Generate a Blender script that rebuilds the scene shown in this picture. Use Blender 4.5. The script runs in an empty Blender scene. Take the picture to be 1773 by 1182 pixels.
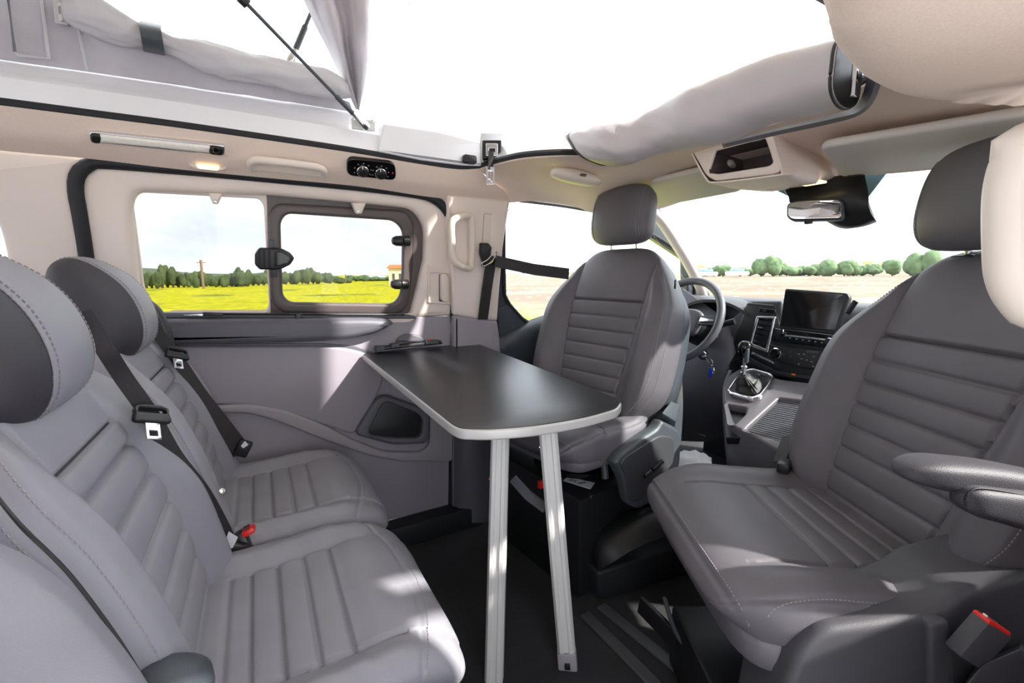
import bpy, bmesh, math, random
from mathutils import Vector, Matrix, noise
random.seed(7)
SC = bpy.context.scene
COL = SC.collection
pi = math.pi
V = Vector
# ------------------------------------------------------------------ camera
CX, CY, F = 886.5, 591.0, 770.0
PSI, THE = math.radians(29.75), math.radians(8.57)
CAMP = V((0.0, 0.0, 0.99))
cam_d = bpy.data.cameras.new('camera'); cam = bpy.data.objects.new('camera', cam_d); COL.objects.link(cam)
cam_d.sensor_width = 36; cam_d.lens = F / 1773 * 36; cam_d.clip_start = 0.01; cam_d.clip_end = 2000
cam.location = CAMP; cam.rotation_euler = (pi / 2 - THE, 0, -PSI)
SC.camera = cam
SC.view_settings.view_transform = 'Standard'; SC.view_settings.look = 'None'
SC.view_settings.gamma = 1; SC.view_settings.exposure = 0.15
SC.view_settings.use_curve_mapping = False
SC.cycles.use_denoising = True
SC.cycles.max_bounces = 10; SC.cycles.diffuse_bounces = 6; SC.cycles.transparent_max_bounces = 16
SC.cycles.sample_clamp_indirect = 6
# ------------------------------------------------------------------ sky and sun
SKY = 3.6
w = bpy.data.worlds.new('overcast_sky'); SC.world = w; w.use_nodes = True
nt = w.node_tree; nt.nodes.clear()
def N(t, **k):
    n = nt.nodes.new(t)
    for a, b in k.items(): setattr(n, a, b)
    return n
out = N('ShaderNodeOutputWorld'); bg = N('ShaderNodeBackground'); tc = N('ShaderNodeTexCoord')
mp = N('ShaderNodeMapping'); mp.inputs['Scale'].default_value = (1, 1, 3.2)
ns = N('ShaderNodeTexNoise'); ns.inputs['Scale'].default_value = 2.6; ns.inputs['Detail'].default_value = 7; ns.inputs['Roughness'].default_value = .55
cr_ = N('ShaderNodeValToRGB')
cr_.color_ramp.elements[0].position = .36; cr_.color_ramp.elements[0].color = (.68, .73, .79, 1)
cr_.color_ramp.elements[1].position = .60; cr_.color_ramp.elements[1].color = (.94, .98, 1.06, 1)
nt.links.new(tc.outputs['Generated'], mp.inputs[0]); nt.links.new(mp.outputs[0], ns.inputs['Vector'])
nt.links.new(ns.outputs['Fac'], cr_.inputs[0]); nt.links.new(cr_.outputs[0], bg.inputs[0]); nt.links.new(bg.outputs[0], out.inputs[0])
bg.inputs[1].default_value = SKY
sd = bpy.data.lights.new('sun', 'SUN'); sun = bpy.data.objects.new('sun', sd); COL.objects.link(sun)
sd.energy = 11.0; sd.angle = math.radians(1.2); sd.color = (1, .96, .9)
SUNDIR = V((0.74, -0.90, 0.88))          # towards the sun
sun.rotation_euler = SUNDIR.to_track_quat('Z', 'Y').to_euler()
# ------------------------------------------------------------------ projection of measured points
RR = V((math.cos(PSI), -math.sin(PSI), 0))
FF = V((math.sin(PSI) * math.cos(THE), math.cos(PSI) * math.cos(THE), -math.sin(THE)))
UU = V((math.sin(PSI) * math.sin(THE), math.cos(PSI) * math.sin(THE), math.cos(THE)))
def ray(px, py): return FF * F + RR * (px - CX) + UU * (CY - py)
def U(px, py, x=None, y=None, z=None):
    r = ray(px, py)
    if x is not None: s = (x - CAMP.x) / r.x
    elif y is not None: s = (y - CAMP.y) / r.y
    else: s = (z - CAMP.z) / r.z
    return CAMP + r * s
class Plane:
    def __init__(s, o, ax, ay):
        s.o = V(o); s.ax = V(ax).normalized(); s.ay = V(ay).normalized(); s.n = s.ax.cross(s.ay).normalized(); s.ay = s.n.cross(s.ax)
    def at(s, px, py, n=0.0):
        r = ray(px, py); o = s.o + s.n * n; k = (o - CAMP).dot(s.n) / r.dot(s.n); p = CAMP + r * k - s.o
        return (p.dot(s.ax), p.dot(s.ay))
    def w(s, a, b, n=0.0): return s.o + s.ax * a + s.ay * b + s.n * n
    def p(s, px, py, n=0.0):
        a, b = s.at(px, py, n); return s.w(a, b, n)
    def loop(s, pts, n=0.0): return [s.at(p[0], p[1], n) for p in pts]
UP = Plane((0, 1.565, .82), (1, 0, 0), (0, -.085, .48))      # upper, tilted part of the side
LO = Plane((0, 1.565, 0), (1, 0, 0), (0, 0, 1))
# ------------------------------------------------------------------ materials
def srgb(r, g, b):
    f = lambda c: (c / 255 / 12.92) if c / 255 <= .04045 else ((c / 255 + .055) / 1.055) ** 2.4
    return (f(r), f(g), f(b), 1)
MATS = {}
def mat(name, col, rough=.5, metal=0.0, bump=None, var=None, emit=None, coat=0.0, spec=.5, sheen=0):
    m = bpy.data.materials.new(name); m.use_nodes = True; t = m.node_tree; b = t.nodes['Principled BSDF']
    b.inputs['Base Color'].default_value = srgb(*col); b.inputs['Roughness'].default_value = rough; b.inputs['Metallic'].default_value = metal
    b.inputs['Coat Weight'].default_value = coat; b.inputs['Specular IOR Level'].default_value = spec
    if sheen: b.inputs['Sheen Weight'].default_value = sheen
    tc = t.nodes.new('ShaderNodeTexCoord')
    if emit: b.inputs['Emission Color'].default_value = srgb(*emit[0]); b.inputs['Emission Strength'].default_value = emit[1]
    if bump:
        n = t.nodes.new('ShaderNodeTexVoronoi' if len(bump) > 2 and bump[2] == 'v' else 'ShaderNodeTexNoise')
        n.inputs['Scale'].default_value = bump[0]
        if n.bl_idname == 'ShaderNodeTexNoise': n.inputs['Detail'].default_value = 3
        bp = t.nodes.new('ShaderNodeBump'); bp.inputs['Strength'].default_value = bump[1]; bp.inputs['Distance'].default_value = .002
        t.links.new(tc.outputs['Object'], n.inputs['Vector'])
        t.links.new(n.outputs['Distance' if n.bl_idname == 'ShaderNodeTexVoronoi' else 'Fac'], bp.inputs['Height']); t.links.new(bp.outputs[0], b.inputs['Normal'])
    if var:
        n = t.nodes.new('ShaderNodeTexNoise'); n.inputs['Scale'].default_value = var[0]; n.inputs['Detail'].default_value = 5
        mx = t.nodes.new('ShaderNodeMix'); mx.data_type = 'RGBA'; mx.inputs['A'].default_value = srgb(*col); mx.inputs['B'].default_value = srgb(*var[1])
        rp = t.nodes.new('ShaderNodeMapRange'); rp.inputs['From Min'].default_value = .38; rp.inputs['From Max'].default_value = .62
        t.links.new(tc.outputs['Object'], n.inputs['Vector']); t.links.new(n.outputs['Fac'], rp.inputs['Value']); t.links.new(rp.outputs[0], mx.inputs['Factor'])
        t.links.new(mx.outputs['Result'], b.inputs['Base Color'])
    MATS[name] = m
    return m
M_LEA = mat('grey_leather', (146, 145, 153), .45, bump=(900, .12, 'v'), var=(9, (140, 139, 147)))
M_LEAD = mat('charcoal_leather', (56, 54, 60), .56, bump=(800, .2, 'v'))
M_LEAF = mat('shaded_front_leather', (99, 95, 101), .47, bump=(900, .12, 'v'), var=(8, (93, 90, 95)))  # same leather as the rear seats, colour darkened for its weaker light
M_PIPE = mat('dark_piping', (44, 42, 45), .5)
M_THR = mat('grey_thread', (158, 152, 156), .8)
M_THRD = mat('dim_thread', (150, 143, 146), .8)
M_BEI = mat('beige_trim_plastic', (230, 216, 207), .55, bump=(700, .12))
M_HEAD = mat('headliner_cloth', (228, 208, 194), .85, bump=(1500, .08), var=(500, (222, 202, 188)))
M_BEIP = mat('beige_smooth_plastic', (224, 212, 200), .4)
M_GRY = mat('grey_door_plastic', (146, 140, 148), .5, bump=(650, .2))
M_GRYD = mat('slate_plastic', (90, 89, 97), .42, bump=(650, .3))
M_GRYR = mat('warm_grey_rim_plastic', (152, 145, 150), .5, bump=(650, .2))
M_BRN = mat('brown_grey_frame_plastic', (88, 78, 77), .4)
M_BLK = mat('black_plastic', (26, 26, 28), .4)
M_BLKR = mat('black_rubber', (24, 25, 30), .6, bump=(400, .4))
M_BLKS = mat('gloss_black', (9, 9, 11), .12)
M_STEEL = mat('blue_grey_plastic', (66, 72, 78), .38, bump=(800, .3))
M_DASH = mat('dash_plastic', (58, 58, 62), .5, bump=(700, .3))
M_CARP = mat('black_carpet', (34, 33, 35), .95, bump=(260, 1.0), var=(420, (52, 51, 53)))
M_RIB = mat('dark_rubber_strip', (72, 72, 76), .55)
M_SIL = mat('silver_paint', (236, 235, 238), .28, coat=.35, var=(3, (226, 225, 229)))
M_SILF = mat('silver_paint_dimmed', (160, 160, 164), .3, coat=.3)  # same silver paint, darkened so the open sky does not bleach it
M_ALU = mat('brushed_aluminium', (216, 214, 212), .5, metal=.15)
M_CHR = mat('chrome', (225, 225, 228), .12, metal=1)
M_TENT = mat('grey_tent_fabric', (188, 184, 192), .8, bump=(240, .3), var=(14, (180, 176, 184)))
M_TENTR = mat('flap_lining_fabric', (196, 193, 198), .65, bump=(30, .4))
M_BAG = mat('grey_vinyl_cover', (182, 175, 177), .45, bump=(700, .2, 'v'))
M_TAB = mat('black_laminate', (25, 25, 30), .34, bump=(900, .05), spec=.75)
M_EDGE = mat('silver_edge_band', (196, 194, 192), .35, metal=.2)
M_BELT = mat('black_webbing', (40, 37, 38), .6, bump=(500, .5))
M_BELTG = mat('grey_webbing_face', (106, 103, 102), .6, bump=(500, .5))
M_RED = mat('red_plastic', (225, 40, 32), .35)
M_WHT = mat('white_cloth', (225, 225, 228), .8, bump=(60, .6))
M_LBL = mat('white_label', (210, 208, 215), .6)
M_MIR = mat('mirror_glass', (240, 240, 240), .02, metal=1)
M_GRT = mat('tinted_sunband', (120, 150, 165), .3)
M_BLUE = mat('blue_fob', (20, 60, 190), .4)
M_LED = mat('led_lens', (235, 230, 220), .3, bump=(120, .6, 'v'))
M_LIT = mat('lit_lens', (255, 235, 190), .4, emit=((255, 226, 160), 2.4))
M_VIS = mat('visor_vinyl', (208, 202, 195), .6, bump=(700, .2))
M_SKIRT = mat('grey_seat_base_plastic', (70, 69, 74), .5, bump=(800, .3))
M_ORG = mat('orange_mark', (225, 110, 30), .5)
M_POST = mat('weathered_wood', (150, 120, 100), .9)
M_ROOF = mat('roof_tile', (214, 130, 80), .9)
M_RENDER = mat('cream_render', (236, 222, 200), .9)
M_SHED = mat('pale_blue_cladding', (150, 178, 190), .7)
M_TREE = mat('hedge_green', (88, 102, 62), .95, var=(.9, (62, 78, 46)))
M_TREE2 = mat('hazed_tree_green', (104, 124, 88), .95, var=(.9, (84, 106, 70)))  # green lightened to put distance haze into the colour
M_TRUNK = mat('bark', (86, 70, 58), .9)
def glass(name, tint, base=.035):
    m = bpy.data.materials.new(name); m.use_nodes = True; t = m.node_tree; t.nodes.clear()
    o = t.nodes.new('ShaderNodeOutputMaterial'); mx = t.nodes.new('ShaderNodeMixShader'); tr = t.nodes.new('ShaderNodeBsdfTransparent')
    gl = t.nodes.new('ShaderNodeBsdfGlossy'); gl.inputs['Roughness'].default_value = .02
    lw = t.nodes.new('ShaderNodeLayerWeight'); lw.inputs[0].default_value = .5
    pw = t.nodes.new('ShaderNodeMath'); pw.operation = 'POWER'; pw.inputs[1].default_value = 5
    ma = t.nodes.new('ShaderNodeMath'); ma.operation = 'MULTIPLY_ADD'; ma.inputs[1].default_value = .6; ma.inputs[2].default_value = base
    t.links.new(lw.outputs['Facing'], pw.inputs[0]); t.links.new(pw.outputs[0], ma.inputs[0]); t.links.new(ma.outputs[0], mx.inputs[0])
    tr.inputs[0].default_value = tint; t.links.new(tr.outputs[0], mx.inputs[1]); t.links.new(gl.outputs[0], mx.inputs[2]); t.links.new(mx.outputs[0], o.inputs[0])
    return m
M_PRIV = glass('privacy_glass', (.575, .58, .575, 1))
M_CLR = glass('clear_glass', (.95, .97, .965, 1))
# ------------------------------------------------------------------ mesh helpers
def link(name, me, m, parent=None, smooth=True, ang=40):
    if m is not None and not isinstance(m, (list, tuple)): m = [m]
    for k in (m or []):
        me.materials.append(k)
    if smooth:
        me.polygons.foreach_set('use_smooth', [True] * len(me.polygons))
        if ang: me.set_sharp_from_angle(angle=math.radians(ang))
    o = bpy.data.objects.new(name, me); COL.objects.link(o)
    if parent is not None:
        o.parent = parent; bpy.context.view_layer.update() if False else None
        o.matrix_parent_inverse = wm(parent).inverted()
    return o
def wm(o):
    m = o.matrix_basis.copy()
    if o.parent is not None: m = wm(o.parent) @ o.matrix_parent_inverse @ m
    return m
def tag(o, label=None, cat=None, group=None, kind=None):
    if label: o['label'] = label
    if cat: o['category'] = cat
    if group: o['group'] = group
    if kind: o['kind'] = kind
    return o
def thing(name, loc, label, cat, group=None, rz=0):
    o = bpy.data.objects.new(name, None); COL.objects.link(o); o.empty_display_size = .05
    o.location = loc; o.rotation_euler = (0, 0, rz)
    return tag(o, label, cat, group)
def struct(o): o['kind'] = 'structure'; return o
def root(name, loc=(0, 0, 0)):
    o = bpy.data.objects.new(name, None); COL.objects.link(o); o.location = loc; o['kind'] = 'structure'; return o
def frame(t, up=V((0, 0, 1))):
    t = t.normalized()
    s = t.cross(up)
    if s.length < 1e-4: s = t.cross(V((1, 0, 0)))
    s.normalize(); return s, s.cross(t).normalized()
def cr(pts, n, closed=False):
    """Catmull-Rom through pts, n samples evenly by length"""
    P = [V(p) if len(p) == 3 else V((p[0], p[1], 0)) for p in pts]; L = len(P); dense = []
    segs = L if closed else L - 1
    for i in range(segs):
        if closed: a, b, c, d = P[(i - 1) % L], P[i], P[(i + 1) % L], P[(i + 2) % L]
        else: a, b, c, d = P[max(i - 1, 0)], P[i], P[i + 1], P[min(i + 2, L - 1)]
        for k in range(12):
            t = k / 12; dense.append(.5 * ((2 * b) + (c - a) * t + (2 * a - 5 * b + 4 * c - d) * t * t + (3 * b - a - 3 * c + d) * t ** 3))
    dense.append(P[0].copy() if closed else P[-1].copy())
    cum = [0]
    for i in range(1, len(dense)): cum.append(cum[-1] + (dense[i] - dense[i - 1]).length)
    tot = cum[-1]; out = []; j = 0; m = n if closed else n - 1
    for i in range(n):
        s = tot * i / m
        while j < len(cum) - 2 and cum[j + 1] < s: j += 1
        d = cum[j + 1] - cum[j]; f = (s - cum[j]) / d if d > 1e-9 else 0
        out.append(dense[j].lerp(dense[j + 1], min(max(f, 0), 1)))
    return out
def lin(pts, n):
    P = [V(p) for p in pts]; cum = [0]
    for i in range(1, len(P)): cum.append(cum[-1] + (P[i] - P[i - 1]).length)
    out = []; j = 0
    for i in range(n):
        s = cum[-1] * i / (n - 1)
        while j < len(cum) - 2 and cum[j + 1] < s: j += 1
        d = cum[j + 1] - cum[j]; out.append(P[j].lerp(P[j + 1], min(1, (s - cum[j]) / d if d else 0)))
    return out
def fil(pts, r, n=6):
    """round the corners of a 2-D polygon; r a number or one per point"""
    L = len(pts); out = []
    for i in range(L):
        p = V(pts[i][:2]); a = V(pts[i - 1][:2]); b = V(pts[(i + 1) % L][:2]); ri = r[i] if isinstance(r, (list, tuple)) else r
        da = a - p; db = b - p; la, lb = da.length, db.length
        if ri <= 0 or la < 1e-6 or lb < 1e-6: out.append((p.x, p.y)); continue
        k = min(ri, la * .49, lb * .49); A = p + da * (k / la); B = p + db * (k / lb)
        for j in range(n + 1):
            t = j / n; q = A * (1 - t) ** 2 + p * 2 * t * (1 - t) + B * t * t; out.append((q.x, q.y))
    return out
def plate(name, pl, loops, n0, n1, bev, m, parent=None, bres=3, ang=35, fn=None):
    cu = bpy.data.curves.new('c', 'CURVE'); cu.dimensions = '2D'; cu.fill_mode = 'BOTH'
    for lp in loops:
        s = cu.splines.new('POLY'); s.points.add(len(lp) - 1)
        for i, p in enumerate(lp): s.points[i].co = (p[0], p[1], 0, 1)
        s.use_cyclic_u = True
    bev = min(bev, (n1 - n0) / 2 * .999)
    cu.extrude = (n1 - n0) / 2 - bev; cu.bevel_depth = bev; cu.bevel_resolution = bres; cu.offset = -bev
    to = bpy.data.objects.new('t', cu); me = bpy.data.meshes.new_from_object(to); bpy.data.objects.remove(to); bpy.data.curves.remove(cu)
    me.name = name; mid = (n0 + n1) / 2
    for v in me.vertices:
        c = v.co
        v.co = pl.w(c.x, c.y, c.z + mid)
    if fn:
        for v in me.vertices: v.co = fn(v.co)
    me.materials.clear()
    bm = bmesh.new(); bm.from_mesh(me); bmesh.ops.remove_doubles(bm, verts=bm.verts, dist=1e-5); bm.to_mesh(me); bm.free()
    return link(name, me, m, parent, ang=ang)
def grid_obj(name, rows, m, parent=None, closed=False, thick=0, ang=50, caps=False, side=1):
    """rows: list of equal-length point lists"""
    nr, nc = len(rows), len(rows[0]); vs = [p for r in rows for p in r]; fs = []
    for i in range(nr - 1):
        for j in range(nc if closed else nc - 1):
            k = (j + 1) % nc; fs.append((i * nc + j, i * nc + k, (i + 1) * nc + k, (i + 1) * nc + j))
    if caps: fs.append(tuple(range(nc))[::-1]); fs.append(tuple((nr - 1) * nc + j for j in range(nc)))
    me = bpy.data.meshes.new(name); me.from_pydata([tuple(v) for v in vs], [], fs); me.update()
    if thick:
        bm = bmesh.new(); bm.from_mesh(me); bmesh.ops.recalc_face_normals(bm, faces=bm.faces)
        bmesh.ops.solidify(bm, geom=bm.faces[:], thickness=thick); bmesh.ops.recalc_face_normals(bm, faces=bm.faces); bm.to_mesh(me); bm.free()
    elif closed:
        bm = bmesh.new(); bm.from_mesh(me); bmesh.ops.recalc_face_normals(bm, faces=bm.faces); bm.to_mesh(me); bm.free()
    return link(name, me, m, parent, ang=ang)
def loft(name, curves, nu, nv, m, parent=None, thick=0, smooth=True, fn=None, ang=60):
    cs = [cr(c, nu) for c in curves]; rows = []
    cols = [cr([c[j] for c in cs], nv) if smooth and len(cs) > 2 else lin([c[j] for c in cs], nv) for j in range(nu)]
    rows = [[cols[j][i] for j in range(nu)] for i in range(nv)]
    if fn: rows = [[fn(p, i / (nv - 1), j / (nu - 1)) for j, p in enumerate(r)] for i, r in enumerate(rows)]
    return grid_obj(name, rows, m, parent, thick=thick, ang=ang)
class MB:
    def __init__(s): s.bm = bmesh.new()
    def box(s, c, size, rot=None, bev=.0, seg=2):
        b = bmesh.new(); bmesh.ops.create_cube(b, size=1)
        for v in b.verts: v.co = V((v.co.x * size[0], v.co.y * size[1], v.co.z * size[2]))
        if bev: bmesh.ops.bevel(b, geom=b.edges[:], offset=bev, segments=seg, profile=.5, affect='EDGES')
        M = Matrix.Translation(V(c)) @ (rot.to_4x4() if rot is not None else Matrix()); b.transform(M); s.add(b); return s
    def add(s, b):
        me = bpy.data.meshes.new('t'); b.to_mesh(me); b.free(); s.bm.from_mesh(me); bpy.data.meshes.remove(me)
    def tube(s, pts, r, seg=10, closed=False, flat=None, caps=True, up=V((0, 0, 1))):
        P = [V(p) for p in pts]; n = len(P); rings = []
        for i, p in enumerate(P):
            a = P[(i - 1) % n] if closed or i else P[0]; b = P[(i + 1) % n] if closed or i < n - 1 else P[-1]
            sd_, u = frame(b - a, up); rr = r(i / (n - 1)) if callable(r) else r
            ry = rr * (flat or 1)
            rings.append([s.bm.verts.new(p + sd_ * math.cos(2 * pi * k / seg) * rr + u * math.sin(2 * pi * k / seg) * ry) for k in range(seg)])
        for i in range(n if closed else n - 1):
            A, B = rings[i], rings[(i + 1) % n]
            for k in range(seg): s.bm.faces.new((A[k], A[(k + 1) % seg], B[(k + 1) % seg], B[k]))
        if caps and not closed: s.bm.faces.new(rings[0][::-1]); s.bm.faces.new(rings[-1])
        return s
    def strap(s, pts, wv, width, th):
        """flat band; wv a width direction (or one per point)"""
        P = [V(p) for p in pts]; n = len(P); rings = []
        for i, p in enumerate(P):
            t = (P[min(i + 1, n - 1)] - P[max(i - 1, 0)]).normalized(); d = V(wv[i]) if isinstance(wv, list) else V(wv)
            d = (d - t * d.dot(t)).normalized(); nn = t.cross(d).normalized(); ww = width(i / (n - 1)) if callable(width) else width
            rings.append([s.bm.verts.new(p + d * a * ww / 2 + nn * b * th / 2) for a, b in ((-1, -1), (1, -1), (1, 1), (-1, 1))])
        for i in range(n - 1):
            for k in range(4): s.bm.faces.new((rings[i][k], rings[i][(k + 1) % 4], rings[i + 1][(k + 1) % 4], rings[i + 1][k]))
        s.bm.faces.new(rings[0][::-1]); s.bm.faces.new(rings[-1]); return s
    def lathe(s, prof, o, ax, seg=24):
        """prof: (r, h) along axis ax from o"""
        a = V(ax).normalized(); e, f = frame(a); o = V(o); rings = []
        for r, h in prof: rings.append([s.bm.verts.new(o + a * h + (e * math.cos(2 * pi * k / seg) + f * math.sin(2 * pi * k / seg)) * max(r, 1e-5)) for k in range(seg)])
        for A, B in zip(rings, rings[1:]):
            for k in range(seg): s.bm.faces.new((A[k], A[(k + 1) % seg], B[(k + 1) % seg], B[k]))
        s.bm.faces.new(rings[0][::-1]); s.bm.faces.new(rings[-1]); return s
    def poly(s, pts, thick_vec):
        a = [s.bm.verts.new(V(p)) for p in pts]; b = [s.bm.verts.new(V(p) + V(thick_vec)) for p in pts]; n = len(a)
        s.bm.faces.new(a[::-1]); s.bm.faces.new(b)
        for i in range(n): s.bm.faces.new((a[i], a[(i + 1) % n], b[(i + 1) % n], b[i]))
        return s
    def hexa(s, p8):
        """8 corners: bottom 4, top 4"""
        v = [s.bm.verts.new(V(p)) for p in p8]
        for f in ((3, 2, 1, 0), (4, 5, 6, 7), (0, 1, 5, 4), (1, 2, 6, 5), (2, 3, 7, 6), (3, 0, 4, 7)): s.bm.faces.new([v[i] for i in f])
        return s
    def obj(s, name, m, parent=None, bev=0, ang=40, seg=3):
        bmesh.ops.recalc_face_normals(s.bm, faces=s.bm.faces)
        if bev: bmesh.ops.bevel(s.bm, geom=[e for e in s.bm.edges if e.calc_face_angle(0) > .35], offset=bev, segments=seg, profile=.5, affect='EDGES', clamp_overlap=True)
        me = bpy.data.meshes.new(name); s.bm.to_mesh(me); s.bm.free(); return link(name, me, m, parent, ang=ang)
def txt(name, s, size, P, m, parent=None, ext=.0004, ax=None, align='CENTER'):
    """P: Plane whose origin is the text centre"""
    cu = bpy.data.curves.new('tx', 'FONT'); cu.body = s; cu.size = size; cu.align_x = align; cu.align_y = 'CENTER'; cu.extrude = ext
    to = bpy.data.objects.new('t', cu); me = bpy.data.meshes.new_from_object(to); bpy.data.objects.remove(to)
    for v in me.vertices: v.co = P.w(v.co.x, v.co.y, v.co.z)
    me.materials.clear(); return link(name, me, m, parent, smooth=False)
def copy_tree(o, parent=None):
    c = o.copy(); COL.objects.link(c)
    if parent is not None: c.parent = parent
    for ch in list(o.children): copy_tree(ch, c)
    return c
# ------------------------------------------------------------------ upholstered pads
def sstep(a, b, x):
    t = min(max((x - a) / (b - a), 0), 1); return t * t * (3 - 2 * t)
class Pad:
    def __init__(s, spine, hw, th, rel, q=4.0, k=5.0, m=5.0, flip=1, nu=120, nv=200, warp=None):
        s.sp = cr([(a, 0, b) for a, b in spine], 240); s.hw, s.th, s.rel, s.q, s.k, s.m, s.flip = hw, th, rel, q, k, m, flip
        cum = [0]
        for i in range(1, 240): cum.append(cum[-1] + (s.sp[i] - s.sp[i - 1]).length)
        s.L = cum[-1]; s.nu, s.nv = nu, nv; s.warp = warp
    def base(s, v):
        x = v * 239; i = min(int(x), 238); f = x - i; p = s.sp[i].lerp(s.sp[i + 1], f)
        a = s.sp[max(i - 2, 0)]; b = s.sp[min(i + 3, 239)]; t = (b - a).normalized()
        return p, V((t.z, 0, -t.x)) * s.flip
    def dims(s, v):
        c = abs(2 * v - 1); return max(1e-4, s.hw(v) * max(1 - c ** s.k, 0) ** (1 / s.k)), s.th(v) * max(1 - c ** s.m, 0) ** (1 / s.m)
    def pt(s, f, v, back=False, off=0):
        p, n = s.base(v); h, t = s.dims(v); fa = min(abs(f), 1)
        g = max(1 - fa ** s.q, 0) ** (1 / s.q); u = f * h
        if back: d = -t / 2 * g
        else: d = t / 2 * g + s.rel(u, v * s.L, s.L, h) * min(1, g * 1.3) * min(1, (t / max(s.th(v), 1e-6)) ** 1.5) + off
        r = p + n * d + V((0, u, 0))
        return s.warp(r, f, v) if s.warp else r
    def spt(s, u, sv, off=0):
        v = sv / s.L; h, _ = s.dims(v); return s.pt(max(-1, min(1, u / h)), v, off=off)
    def params(s, n, q, e=14):
        A = [i / n for i in range(n + 1)] + [math.sin(pi / 2 * i / e) ** (2 / q) for i in range(1, e)]
        A = sorted(A); o = [A[0]]
        for a in A[1:]:
            if a - o[-1] > .0015: o.append(a)
        if o[-1] != 1.0: o[-1] = 1.0
        return o
    def build(s, name, m, parent=None, side=None, side_mat=None):
        fu = s.params(s.nu // 2, s.q); fs = [-a for a in fu[::-1][:-1]] + fu
        bu = s.params(9, s.q, 8); bs = ([a for a in bu[::-1][:-1]] + [-a for a in bu])[1:-1]
        vv = s.params(s.nv // 2, min(s.k, s.m)); vs = [.5 - a / 2 for a in vv[::-1][:-1]] + [.5 + a / 2 for a in vv]
        verts = []; nc = len(fs) + len(bs)
        for v in vs:
            for f in fs: verts.append(s.pt(f, v))
            for f in bs: verts.append(s.pt(f, v, True))
        faces = []; mi = []
        for i in range(len(vs) - 1):
            for j in range(nc):
                k = (j + 1) % nc; faces.append((i * nc + j, i * nc + k, (i + 1) * nc + k, (i + 1) * nc + j))
                isb = j >= len(fs) - 1; a = abs(fs[j]) if j < len(fs) else 1
                mi.append(1 if side_mat is not None and (isb or a > side) else 0)
        me = bpy.data.meshes.new(name); me.from_pydata([tuple(p) for p in verts], [], faces); me.update()
        bm = bmesh.new(); bm.from_mesh(me); lay = bm.faces.layers.int.new('mi')
        for f, x in zip(bm.faces, mi): f[lay] = x
        bmesh.ops.remove_doubles(bm, verts=bm.verts, dist=1e-5); bmesh.ops.recalc_face_normals(bm, faces=bm.faces)
        for f in bm.faces: f.material_index = f[lay]
        bm.to_mesh(me); bm.free()
        return link(name, me, [m] + ([side_mat] if side_mat else []), parent, ang=60)
def gs(x, w): return math.exp(-(x / w) ** 2)
def stitches(mb, pts, l=.0042, gap=.0068, r=.0006):
    cum = 0
    for a, b in zip(pts, pts[1:]):
        d = b - a; L = d.length
        if L < 1e-6: continue
        pos = cum
        while pos < L:
            c = a + d * (pos / L); t = d / L; u, w2 = frame(t); h = t * l / 2
            p = [c - h + u * r + w2 * r, c - h - u * r + w2 * r, c - h - u * r - w2 * r, c - h + u * r - w2 * r]
            vs = [mb.bm.verts.new(x) for x in p] + [mb.bm.verts.new(x + h * 2) for x in p]
            for f in ((3, 2, 1, 0), (4, 5, 6, 7), (0, 1, 5, 4), (1, 2, 6, 5), (2, 3, 7, 6), (3, 0, 4, 7)): mb.bm.faces.new([vs[i] for i in f])
            pos += gap
        cum = pos - L
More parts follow.
